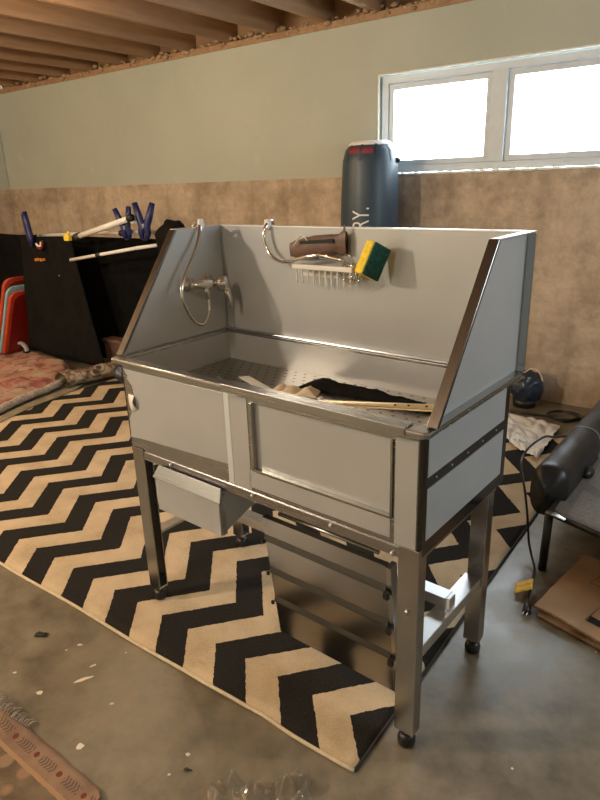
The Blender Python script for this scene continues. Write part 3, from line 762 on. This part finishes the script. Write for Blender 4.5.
ab = on_tub('metal_bar', 'long shiny metal bar with holes lying across the tub deck', 'bar')
B().hexa([(-.520, .236, .8285), (-.140, .312, .858), (-.148, .337, .862), (-.525, .252, .8285), (-.520, .234, .834), (-.140, .310, .866), (-.150, .338, .872), (-.526, .256, .836)]).done('bar_body', MT['steel_warm_refl'], ab, .0015)
for f_ in (.70, .80, .93):
    p = Vector((-.520, .234, .834)).lerp(Vector((-.140, .310, .866)), f_)
    q = Vector((-.526, .256, .836)).lerp(Vector((-.150, .338, .872)), f_)
    c_ = p.lerp(q, .5); d_ = (q-p).cross(Vector((.38, .076, .032))).normalized()
    if d_.z < 0: d_ = -d_
    B().tube([c_-d_*.0004, c_+d_*.0010], .0040, 10).done('hole', MT['lint'], ab)
rehome(ab, (-.33, .28, .828))

# ------------------------------------------------------------------ heavy bag by the window
hb = thing('punching_bag', 'tall dark punching bag with white lettering standing under the window', 'punching bag', (-1.750, 2.790, 0))
HB = [(0, .178), (.03, .200), (.4, .204), (1.0, .200), (1.30, .196), (1.57, .186), (1.64, .168), (1.675, .138), (1.69, .11)]
def hbr(z):
    for (z0, r0), (z1, r1) in zip(HB, HB[1:]):
        if z0 <= z <= z1: return r0+(r1-r0)*(z-z0)/(z1-z0)
    return .11
LEAN = -.018
B().tube([(LEAN*(1.6-z), 0, z) for z, r in HB], [r for z, r in HB], 40).done('bag_body', MT['bagnavy'], hb, .004, True)
B().tube([(0, 0, 1.668), (0, 0, 1.682), (0, 0, 1.696)], [.146, .142, .120], 32).done('bag_lid', MT['white_pl'], hb, 0, True)
ac = math.atan2(-1.15-2.785, .517+1.775)
def onbag(a, z, d=0.001):
    r = hbr(z)+d
    return Vector((LEAN*(1.6-z)+r*cos(a), r*sin(a), z))
def patch(a0, a1, z0, z1, name, mat, d=.002, n=10):
    return B().grid(lambda u, v: onbag(a0+(a1-a0)*u, z0+(z1-z0)*v, d), n, 8, 0).done(name, mat, hb, 0, True)
p_ = patch(ac-.95, ac+.12, 1.615, 1.655, 'red_band', MT['redcloth'])
for k in range(5):
    a = ac-1.0+k*.62
    patch(a-.05, a+.05, 1.57, 1.674, 'strap', MT['bagnavy'], .004, 4)
for k in (1,):
    B().ball(onbag(ac+1.28, 1.57, .006), .020, (1, 1, 1), 1).done('buckle', MT['black_plastic'], hb, 0, True)
# lettering running up the side
fc_ = bpy.data.curves.new('lettering', 'FONT'); fc_.body = 'RY.'; fc_.size = .168; fc_.extrude = 0.0; fc_.resolution_u = 4
tmp = bpy.data.objects.new('lettering_tmp', fc_); COL.objects.link(tmp)
bpy.context.view_layer.update()
me = bpy.data.meshes.new_from_object(tmp.evaluated_get(bpy.context.evaluated_depsgraph_get()))
bpy.data.objects.remove(tmp); bpy.data.curves.remove(fc_)
bmt = bmesh.new(); bmt.from_mesh(me); bmesh.ops.triangulate(bmt, faces=bmt.faces)
bmesh.ops.subdivide_edges(bmt, edges=[e for e in bmt.edges if e.calc_length() > .02], cuts=2)
A0 = ac - .015
for vtx in bmt.verts:
    u, v_ = vtx.co.x, vtx.co.y
    z = 1.137+u*.61
    vtx.co = onbag(A0 - v_/hbr(z), z, .0022)
bmesh.ops.recalc_face_normals(bmt, faces=bmt.faces)
bmt.to_mesh(me); bmt.free(); me.materials.clear(); me.materials.append(MT['print']); me.name = 'lettering'
lo = bpy.data.objects.new('lettering', me); COL.objects.link(lo); lo.parent = hb

# ------------------------------------------------------------------ dark fabric, pipes and clamps at the far corner
def drape(x0, x1, z0, z1, y, amp, fr, seed, skew=0.0, fold=0.0):
    def fn(u, v):
        x = x0+(x1-x0)*u + skew*(1-v)
        return Vector((x, y+amp*sin(u*fr+seed)*(1-.6*v)+amp*.6*nz(u*6, v*2, seed)-fold*(1-v), z0+(z1-z0)*v+.01*nz(u*5, seed)))
    return fn
o = B().grid(drape(-6.3, -2.80, .012, 1.075, 2.17, .03, 30, 1), 70, 12, (0, .012, 0)).done('black_backdrop', MT['black_fab2'], None, 0, True)
tag(o, 'wide black fabric backdrop hanging in the dark corner behind the pipes', 'fabric')
sh = thing('black_cover', 'black cloth cover with small orange mark hung from a blue clamp', 'fabric', (-4.3, 1.93, 0))
def shf(u, v):
    x = -4.74+(.74-.02*v)*u + (.34*(1-v)**1.1)*(u-.15)
    y = 1.93+.014*sin(u*13)*(1-.6*v)+.012*nz(u*4, v*2, 3)-.07*(1-v)
    z = .075+1.015*v + .012*nz(u*4, 7)+.02*(u-.5)*v
    return Vector((x+4.3, y-1.93, z))
B().grid(shf, 34, 24, (0, .010, 0)).done('cover_sheet', MT['black_fab'], sh, 0, True)
for k in range(6):
    x = -.205+k*.024
    B().box(x, x+.015+.004*(k % 2), -.029-.012, -.027, .888+.004*(k % 3), .910+.005*(k % 2)).done('orange_mark', MT['orange_txt'], sh)
B().ball((.10, -.030, .78), .008, (1, .5, 1), 1).done('stud', MT['grey_pl'], sh, 0, True)
pf = thing('pipe_frame', 'white plastic pipe frame behind the black cloth cover', 'frame', (-3.5, 2.05, 0))
def pp(a, b_, r, name='pipe'):
    A, C_ = Vector(a)-Vector((3.5*-1, 2.05, 0)), Vector(b_)-Vector((-3.5, 2.05, 0))
    A = Vector(a)-Vector((-3.5, 2.05, 0))
    return B().tube([A, C_], r, 12).done(name, MT['white_pl'] if name == 'pipe' else MT['black_plastic'], pf, 0, True)
pp((-3.90, 1.92, 1.100), (-3.235, 1.92, 1.245), .022)
pp((-4.60, 2.02, 1.085), (-3.13, 2.02, 1.150), .014)
pp((-4.03, 1.915, .915), (-3.20, 1.915, 1.035), .013)
pp((-2.93, 2.10, .0), (-2.93, 2.10, 1.15), .014)
pp((-3.22, 2.10, 1.13), (-2.93, 2.10, 1.14), .014)
pp((-4.62, 2.10, .0), (-4.62, 2.10, 1.08), .014)
pp((-3.92, 1.92, 1.095), (-3.865, 1.92, 1.107), .030, 'pipe_cap')
pp((-3.255, 1.92, 1.240), (-3.215, 1.92, 1.250), .026, 'pipe_cap')
pp((-3.49, 2.02, 1.125), (-3.46, 2.02, 1.135), .024, 'pipe_cap')
pp((-3.68, 1.915, .966), (-3.63, 1.915, .973), .018, 'pipe_cap')
pp((-3.235, 1.92, 1.22), (-3.22, 2.10, 1.22), .014)
pp((-3.20, 1.915, 1.035), (-3.0, 2.09, 1.06), .013)
pp((-4.60, 2.02, 1.085), (-4.62, 2.10, 1.06), .014)
def clamp(x, y, z, rx, ry, rz, s_, op, label):
    c_ = thing('spring_clamp', label, 'clamp', (x, y, z), 0, 'blue spring clamps')
    c_.rotation_euler = (rx, ry, rz)
    for sg in (-1, 1):
        B().tube([(sg*.020*s_, 0, -.11*s_), (sg*.034*s_, 0, -.06*s_), (sg*.020*s_, 0, 0), (sg*(.030+op*.35)*s_, 0, .08*s_), (sg*(.030+op)*s_, 0, .19*s_)],
                 [.015*s_, .025*s_, .030*s_, .028*s_, .022*s_], 10, 1.15).done('clamp_handle', MT['blue'], c_, 0, True)
    B().tube([(0, -.026*s_, 0), (0, .026*s_, 0)], .021*s_, 12).done('clamp_spring', MT['grey_pl'], c_, 0, True)
    for sg in (-1, 1): B().ball((sg*.014*s_, 0, -.112*s_), .016*s_, (.8, 1.2, 1), 1).done('jaw_pad', MT['blue'], c_, 0, True)
    return c_
clamp(-4.54, 1.90, 1.115, radians(4), radians(-14), radians(-25), .9, .03, 'blue spring clamp gripping the top of the black cloth cover')
clamp(-3.345, 1.955, 1.175, 0, radians(-6), radians(15), .75, .055, 'blue spring clamp on the white pipe, smaller of the pair by the tub')
clamp(-3.17, 1.985, 1.185, radians(-4), radians(2), radians(20), .85, .055, 'blue spring clamp on the white pipe, bigger and nearer the tub')
# dark cloth bunched round that end of the pipe
o = B().ball((0, 0, 0), .11, (1.25, .9, 1.25), 3)
for vtx in o.bm.verts: vtx.co += vtx.co.normalized()*.03*nz(vtx.co.x*14, vtx.co.y*14, vtx.co.z*14)
o = o.done('bunched_cloth', MT['black_fab'], None, 0, True); o.location = (-2.95, 2.05, 1.09)
tag(o, 'bunched black cloth gathered at the tub end of the white pipe', 'cloth')
for nm, mt, px_, lb, ct in (('yellow_clip', 'yellow', (-4.02, 1.915, 1.095), 'small yellow clip on the top edge of the black cover', 'clip'),
                            ('red_clip', 'red_pl', (-4.40, 1.895, 1.03), 'small red clip hanging from the black cloth cover', 'clip')):
    c_ = thing(nm, lb, ct, px_)
    if nm == 'yellow_clip':
        B().box(-.035, .03, -.02, .02, -.03, .015).done('clip_body', MT[mt], c_, .008)
        B().tube([(.0, 0, .01), (.02, 0, .045)], .012, 8).done('clip_lever', MT['yellow'], c_, 0, True)
    else:
        B().tube(spline([(-.045, 0, -.005), (-.03, 0, -.03), (.01, 0, -.035), (.035, 0, -.01), (.04, 0, .03)], 4), .011, 8).done('clip_arm', MT['red_pl'], c_, 0, True)
        B().tube(spline([(-.045, -.006, .005), (-.02, -.006, -.012), (.015, -.006, -.012), (.03, -.006, .02)], 4), .008, 8).done('clip_pad', MT['white_pl'], c_, 0, True)

# red and blue plastic trays stood on edge
def tray(dx, h, mt, label, th=.05):
    t_ = thing('plastic_tray', label, 'tray', (-5.02+dx, 1.74, .035), 0, 'plastic trays on edge in the dark corner')
    def pr(m_, y0, y1, z1, x0, x1, nm, bev):
        n = 6; r = .07
        pts = [(y0, 0), (y1, 0)] + [(y1-r+r*cos(a), z1-r+r*sin(a)) for a in [pi/2*k/n for k in range(n+1)]] + [(y0+r+r*cos(a), z1-r+r*sin(a)) for a in [pi/2+pi/2*k/n for k in range(n+1)]]
        o_ = B().prism(pts, 'x', x0, x1)
        for v_ in o_.bm.verts: v_.co.x += v_.co.z*.36; v_.co.y += v_.co.z*.10
        return o_.done(nm, m_, t_, bev)
    pr(mt[0], 0, .34, h, -th, 0, 'tray_rim', .010)  # rim takes the lit colour, floor below the shaded one
    pr(mt[1], .035, .305, h-.035, .0005, .003, 'tray_floor', .001)
    return t_
tray(0, .575, (MT['red_pl_lit'], MT['red_pl']), 'red plastic tray on edge, front of the three beside the black cover')
tray(-.066, .62, (MT['teal_pl'], MT['teal_pl']), 'pale blue plastic tray on edge, between the two red ones', .035)
tray(-.117, .69, (MT['red_pl_lit'], MT['red_pl']), 'red plastic tray on edge, rear and tallest of the three')
gp = thing('plastic_scrap', 'small grey plastic piece on the rugs beside the red trays', 'scrap', (-4.70, 1.76, .105))
B().tube(spline([(-.06, 0, .06), (-.02, 0, .065), (.03, 0, .04), (.05, 0, .0)], 4), .022, 8, .7).done('scrap_arm', MT['grey_pl'], gp, 0, True)
B().ball((.02, .01, .0), .035, (1.2, 1, .7), 2).done('scrap_base', MT['black_plastic'], gp, 0, True)

# ------------------------------------------------------------------ heap of old rugs
EDG = [(.10, -3.30), (.60, -3.47), (.835, -3.56), (1.10, -3.66), (1.304, -3.70), (1.50, -3.76), (1.66, -3.90), (1.80, -4.10), (1.95, -4.5), (2.0, -5.2)]
def edge(y):
    for (y0, x0), (y1, x1) in zip(EDG, EDG[1:]):
        if y <= y1: return x0+(x1-x0)*(y-y0)/(y1-y0)
    return EDG[-1][1]
def heap(u, v):
    y = .10+1.88*v; xe = edge(y); x = xe+(-6.5-xe)*u**1.6
    e = min(1, u*9); k = min(1, (1-v)*9)
    z = .018+(.058+.030*nz(x*2.6, y*2.6, 1)+.016*nz(x*6, y*6, 4))*e*k + .02*e*math.exp(-((y-1.55)/.12)**2)*(1-min(1, max(0, (-4.5-x)/.2)))
    tm = min(1, max(0, (-4.62-x)/.15))*min(1, max(0, (y-1.58)/.12))
    z = z*(1-tm)+.020*tm
    return Vector((x, y, max(.014, z)))
pk = thing('pink_rug', 'faded pink patterned rug heaped in folds at the far end of the chevron rug', 'rug', (0, 0, 0))
B().grid(heap, 50, 50, .010).done('rug_pile', MT['pinkrug'], pk, 0, True)
tp = [heap(.012, i/46) + Vector((.012, -.012, .014+.012*nz(i*.35, 3))) for i in range(40)]
o = B().tube(tp, [.028+.008*nz(i*.6, 8) for i in range(40)], 10).done('rolled_fringe', MT['rugedge'], pk, 0, True); o['label'] = 'rolled grey fringed edge'
pk.location = (-4.2, 1.0, 0)
for c_ in pk.children: c_.data.transform(Matrix.Translation((4.2, -1.0, 0)))
def roll(u, v):
    t = u; x = -3.70+.10*sin(t*2.5)+.03*t; y = 1.45+.95*t; a = 2*pi*v
    r = .062+.012*nz(t*7, v*2)
    return Vector((x+r*1.3*cos(a), y, .064+.008+r*sin(a)*.95+.0*t))
o = B().grid(roll, 40, 18).done('mottled_rug', MT['spotrug'], None, 0, True)
tag(o, 'rolled mottled beige and brown rug lying behind the pink rug', 'rug')
def olive(u, v):
    y = .25+1.55*v
    return Vector((edge(y)+.13+.10*v*v-.10*u, y, .0125+.002*nz(u*4, v*6)))
o = B().grid(olive, 8, 24, .003).done('olive_mat', MT['olive'], None, 0, True)
tag(o, 'thin olive mat edge showing between pink and chevron rugs', 'mat')
o = B().ball((0, 0, 0), .085, (.8, 1.1, .9), 3)
for vtx in o.bm.verts: vtx.co += vtx.co.normalized()*.03*nz(vtx.co.x*16, vtx.co.y*16, vtx.co.z*16)
o = o.done('dark_cloth', MT['bagblue'], None, 0, True); o.location = (-3.36, 1.80, .092)
tag(o, 'crumpled dark blue cloth on the chevron rug by the far tub corner', 'cloth')
bx = thing('brown_basket', 'brown basket half hidden in shadow beside the black cover', 'basket', (-3.76, 2.06, 0))
B().prism([(-.10, 0), (.10, 0), (.12, .235), (-.12, .235)], 'y', -.05, .05).done('basket_body', MT['brown'], bx, .012)
B().box(-.128, .128, -.057, .057, .225, .262).done('basket_rim', MT['brown'], bx, .010)

# ------------------------------------------------------------------ lounger with padded bolster, its cord
lg_ = thing('mesh_lounger', 'low folding lounger with grey mesh seat and black padded bolster', 'lounger', (.03, 1.06, 0))
def seat(u, v):
    a = Vector((.030, 1.062, .250)).lerp(Vector((.62, .860, .250)), u); c2 = Vector((.020, 2.45, .250)).lerp(Vector((.62, 2.45, .25)), u)
    p = a.lerp(c2, v); p.z -= .030*sin(pi*u)*sin(pi*v)
    return p - Vector((.03, 1.06, 0))
B().grid(seat, 16, 24, .006).done('mesh_seat', MT['mesh'], lg_, 0, True)
MT['mesh_d'] = simple('dark_mesh_band', (0.15, 0.135, 0.12), 0.9, 0, 0.2, 60, 0.3, 300)
for u0, u1, v0, v1 in ((0, .10, .02, .98), (.42, .50, .02, .98), (.10, .42, .20, .245)):
    B().grid(lambda u, v: seat(u0+(u1-u0)*u, v0+(v1-v0)*v)+Vector((0, 0, .002)), 8, 12, 0).done('seat_band', MT['mesh_d'], lg_, 0, True)
fr = [(-.008, 1.39, .245), (.0, .0, .245), (.60, -.205, .245), (.60, 1.39, .245), (-.008, 1.39, .245)]
B().tube(fr, .012, 10).done('seat_frame', MT['black_plastic'], lg_, 0, True)
for x, y in ((-.002, -.006), (.59, -.19), (-.01, 1.37), (.59, 1.37)):
    B().tube([(x, y, .245), (x-.004, y, .0)], .016, 10).done('leg', MT['black_plastic'], lg_, 0, True)
B().hexa([(-.015, -.022, .252), (.060, -.046, .252), (.066, -.030, .252), (-.008, .004, .252), (-.015, -.022, .260), (.060, -.046, .257), (.066, -.030, .257), (-.008, .004, .261)]).done('corner_bracket', MT['steel_v'], lg_, .002)
def bols(u, v):
    y = .085+1.75*u; a = 2*pi*v
    e = 1.0
    for d in (u*1.75, (1-u)*1.75):
        if d < .05: e = min(e, math.sqrt(max(0, 1-((.05-d)/.05)**2))*.45+.55 if d > .002 else .03)
    cx = -.045+.055*u; cz = .272
    ca, sa = cos(a), sin(a)
    sg = lambda q: (abs(q)**.7)*(1 if q >= 0 else -1)
    return Vector((cx+.070*e*sg(ca), y, cz+.108*e*sg(sa)+.006*nz(u*12, v*3)))
B().grid(bols, 60, 28).done('bolster', MT['black_vinyl'], lg_, 0, True)
sm_ = [Vector(bols(.30, i/24))*1.0 for i in range(25)]
B().tube([Vector((-.045+.0165+(p.x+.045-.0165)*1.008, p.y, .272+(p.z-.272)*1.008)) for p in sm_], .0035, 6).done('bolster_seam', MT['grey_pl'], lg_, 0, True)
for y in (.30, 1.1):
    B().tube([(-.02, y, .20), (.01, y, .24)], .012, 8).done('bolster_bracket', MT['black_plastic'], lg_, 0, True)
    B().ball((.040, y+.1, .262), .034, (.8, 1.3, .8), 2).done('bracket_knob', MT['black_plastic'], lg_, 0, True)

cd = thing('power_cord', 'black power cord with yellow tag and plug lying by the lounger leg', 'cord', (.05, .78, 0))
def rel(pts, o_): return [Vector(p)-Vector(o_) for p in pts]
cp = spline([(.045, .795, .012), (.032, .86, .008), (.018, .94, .007), (.004, 1.02, .014), (-.030, 1.08, .040), (-.056, 1.125, .075), (-.070, 1.128, .174), (-.088, 1.125, .28), (-.120, 1.16, .36), (-.140, 1.25, .372), (-.125, 1.31, .400), (-.101, 1.40, .408), (-.075, 1.44, .398), (-.04, 1.50, .388)], 6)
B().tube(rel(cp, (.05, .78, 0)), .0048, 8).done('cord_cable', MT['black_plastic'], cd, 0, True)
B().tube(rel([(.047, .800, .013), (.050, .785, .014), (.055, .752, .014), (.056, .745, .014)], (.05, .78, 0)), [.007, .013, .014, .008], 10).done('plug', MT['black_plastic'], cd, 0, True)
for dx in (-.006, .006):
    B().box(.006+dx-.001, .006+dx+.001, -.055, -.033, .011, .018).done('plug_prong', MT['steel_bright'], cd)
def tg(u, v):
    return Vector((-.062+.055*u-.015*v, .045+.07*v+.03*u, .016+.022*u+.006*sin(v*6)))
B().grid(tg, 8, 8, .0008).done('yellow_tag', MT['tag'], cd, 0, True)

# flattened cardboard
for k, (z0, sh_) in enumerate(((0.0005, .012), (.020, 0))):
    c0 = thing('cardboard_sheet', ('flattened brown cardboard sheet with black print lying uppermost on the floor', 'flattened brown cardboard sheet lying underneath the printed one')[1-k], 'cardboard', (.075, .775, z0))
    def cb(u, v):
        p = Vector((0, 0, 0)) + Vector((.48, -.135, 0))*u + Vector((.068, .42, 0))*v + Vector((sh_*1.5, -sh_, 0))
        return p + Vector((0, 0, .014+.004*sin(u*9)*(1-v)*(k)+(.004*nz(u*5, v*5) if k else 0)))
    B().grid(cb, 24, 14, .010).done('card_layer', MT['card'], c0, 0, False)
    B().tube([cb(i/24, 0)+Vector((0, -.0006, -.005)) for i in range(25)], .0048, 6).done('cut_edge', MT['cardedge'], c0, 0, True)
    if k:
        def cl_(pts): 
            return B().tube([cb(*p)+Vector((0, 0, .0006)) for p in pts], .0014, 4, .4)
        cl_([(.24, .98), (.18, .62), (.75, .60)]).done('printed_line', MT['ink'], c0)
        cl_([(.32, .14), (.67, .13), (.70, .42), (.35, .43), (.32, .14)]).done('printed_line', MT['ink'], c0)
        cl_([(.335, .17), (.66, .16)]).done('printed_line', MT['ink'], c0)
        B().grid(lambda u, v: cb(.33+.33*u, .145+.07*v)+Vector((0, 0, .0008)), 10, 4).done('printed_bar', MT['ink'], c0)

# white plastic bag flat on the floor, dark round bag and cables by the wall
def wbag(u, v):
    a = Vector((-.66, 2.62, 0)).lerp(Vector((-.30, 2.56, 0)), u); c2 = Vector((-.58, 2.25, 0)).lerp(Vector((-.275, 2.00, 0)), u)
    p = a.lerp(c2, v); h = .018+.030*abs(nz(u*5, v*5, 2))+.05*max(0, v-.6)*abs(nz(u*14, v*12, 5))
    p += Vector((.02*nz(u*6, v*9, 1), .02*nz(u*9, v*6, 2), 0))*(1 if v > .7 else .3); p.z = h+.002; return p
o = B().grid(wbag, 34, 34, .002).done('white_bag', MT['bag_pl'], None, 0, False)
tag(o, 'white plastic bag lying flat on the floor beyond the tub', 'bag')
db = thing('round_bag', 'dark blue rounded bag resting against the concrete wall', 'bag', (-.61, 2.87, 0))
o = B().ball((0, 0, .135), .108, (1.05, .9, 1.0), 4)
for vtx in o.bm.verts:
    d = (vtx.co-Vector((0, 0, .135))).normalized(); vtx.co += d*.02*nz(d.x*3, d.y*3, d.z*3)
o.done('bag_body', MT['bagblue'], db, 0, True)
B().tube([(0, 0, .0), (0, 0, .05)], [.07, .08], 16).done('bag_base', MT['black_plastic'], db, 0, True)
B().tube(spline([(-.02, -.04, .225), (.03, -.03, .265), (.08, -.03, .255), (.11, -.02, .19)], 5), .008, 8, .5).done('bag_handle', MT['tan'], db, 0, True)
random.seed(5)
for lb, pts in (('black cable trailing along the wall foot behind the white bag', [(-.80, 2.74, .008), (-.61, 2.70, .008), (-.49, 2.71, .008), (-.40, 2.72, .008), (-.30, 2.68, .008), (-.20, 2.84, .010), (-.10, 2.90, .008), (.15, 2.92, .008), (.45, 2.90, .008)]),
                ('black cable looped in a tangle beside the bolster', [(-.42, 2.78, .020), (-.33, 2.83, .020), (-.25, 2.80, .022), (-.27, 2.70, .020), (-.36, 2.68, .022), (-.42, 2.73, .024), (-.36, 2.80, .030), (-.24, 2.76, .024), (-.18, 2.66, .020), (-.14, 2.60, .016)])):
    o = B().tube(spline(pts, 6), .0075, 8).done('cable', MT['black_plastic'], None, 0, True); tag(o, lb, 'cable')

# ------------------------------------------------------------------ near floor: floral rug, wraps, flecks
fr_ = thing('floral_rug', 'worn floral rug with terracotta border in the near corner of the floor', 'rug', (-.85, -.525, 0), radians(-.6))
def flr(u, v):
    y = -.62*(1-v); x0, x1 = -.78, .262
    x = x0+(x1-x0)*u
    d = .05
    if x > x1-d and y > -d:      # rounded corner
        y = min(y, -d+math.sqrt(max(0, d*d-(x-(x1-d))**2)))
    cur = .030*max(0, min(1, (-.10-x)/.12))*max(0, 1+y/.09)
    return Vector((x, y+.006*nz(x*14, 3)*(1+y/.62)-cur*.5, .009+.002*nz(x*6, y*6)+cur+.010*max(0, x-.20)/.06*max(0, 1+y/.10)))
B().grid(flr, 70, 44, .007).done('rug_pile', MT['floral'], fr_, 0, True)
bb = B(); random.seed(9)
for i in range(46):
    x = -.315+i*.0047+random.uniform(-.002, .002); e = flr((x+.78)/1.042, 1)
    q = e+Vector((random.uniform(-.012, .012), random.uniform(.012, .035), random.uniform(-.012, .006)))
    q.z = max(.004, q.z)
    bb.tube(spline([e+Vector((0, -.006, .001)), (e+q)/2+Vector((0, 0, .008)), q], 3), .0013, 5)
o = bb.done('fringe', MT['rugedge'], fr_, 0, True); o['kind'] = 'stuff'
for lb, a in (('crumpled clear plastic wrap on the floor, longer of two pieces', (-.315, -.335, .17, .075, .055, 2.7, .62)),
              ('crumpled clear plastic wrap on the floor, nearest the chevron rug corner', (-.222, -.240, .09, .075, .05, 6.1, .7))):
    fn = crumple(0, 0, 0, a[2], a[3], a[4], a[5], a[6], 34)
    o = B().grid(fn, 44, 26).done('plastic_wrap', MT['wrap'], None, 0, False)
    o.location = (a[0], a[1], .0); tag(o, lb, 'wrapper')
def fleck(name, x, y, sx, sy, rz, mt, label, cat, h=.0018, grp=None):
    n = 14; random.seed(int(abs(x*1000)))
    b = B(); pts = []
    for i in range(n):
        a = 2*pi*i/n; r = 1+.28*random.uniform(-1, 1)
        pts.append((sx*r*cos(a), sy*r*sin(a)))
    b.prism(pts, 'z', 0, h); o_ = b.done(name, mt, None); o_.location = (x, y, .0002); o_.rotation_euler = (0, 0, rz)
    return tag(o_, label, cat, grp)
G = 'cream paint flecks on the near floor'
fleck('paint_fleck', -.985, -.315, .034, .0065, 1.05, MT['fleck'], 'long cream paint streak on the bare floor, biggest of the splashes', 'paint fleck', .0018, G)
fleck('paint_fleck', -1.051, -.426, .010, .008, .3, MT['fleck'], 'round cream paint spot just past the floral rug fringe', 'paint fleck', .0018, G)
fleck('paint_fleck', -.781, -.475, .011, .010, 0, MT['fleck'], 'round cream paint spot beside the floral rug border', 'paint fleck', .0018, G)
fleck('paint_fleck', -.831, -.328, .006, .004, .8, MT['fleck'], 'small cream paint fleck midway between floral rug and chevron rug', 'paint fleck', .0018, G)
fleck('paint_fleck', -1.13, -.226, .008, .004, .5, MT['fleck'], 'small cream paint fleck near the chevron hem past the lint', 'paint fleck', .0018, G)
fleck('paint_fleck', -.969, -.163, .004, .003, 0, MT['fleck'], 'tiny cream paint fleck closest to the chevron rug hem', 'paint fleck', .0018, G)
fleck('paint_fleck', -1.195, -.423, .006, .004, 1, MT['fleck'], 'tiny cream paint fleck on bare floor farthest beyond the fringe', 'paint fleck', .0018, G)
fleck('paint_fleck', -.515, -.324, .006, .0055, 0, MT['fleck'], 'round pale paint spot by the dark lint and clear wraps', 'paint fleck', .0018, G)
fleck('paint_fleck', -.512, -.395, .005, .003, 1, MT['fleck'], 'pale paint fleck beside the long clear wrap', 'paint fleck', .0018, G)
fleck('paint_fleck', -1.011, -.262, .010, .004, 1.2, MT['fleck'], 'short cream paint streak above the long one', 'paint fleck', .0018, G)
for x, y, s_, lb in ((-1.284, -.27, .022, 'dark lint tuft on the bare floor by the chevron hem'), (-.478, -.358, .010, 'dark lint sliver on the floor beside the clear wraps')):
    bb = B(); random.seed(int(-x*100))
    pts = [(random.uniform(-1, 1)*s_*1.3, random.uniform(-1, 1)*s_*.6, random.uniform(.0, .5)*s_*.5+.003) for i in range(12)]
    o = bb.tube(spline(pts, 3), s_*.13, 5).done('lint_tuft', MT['lint'], None, 0, True); o.location = (x, y, 0); o.rotation_euler = (0, 0, .4)
    tag(o, lb, 'lint')
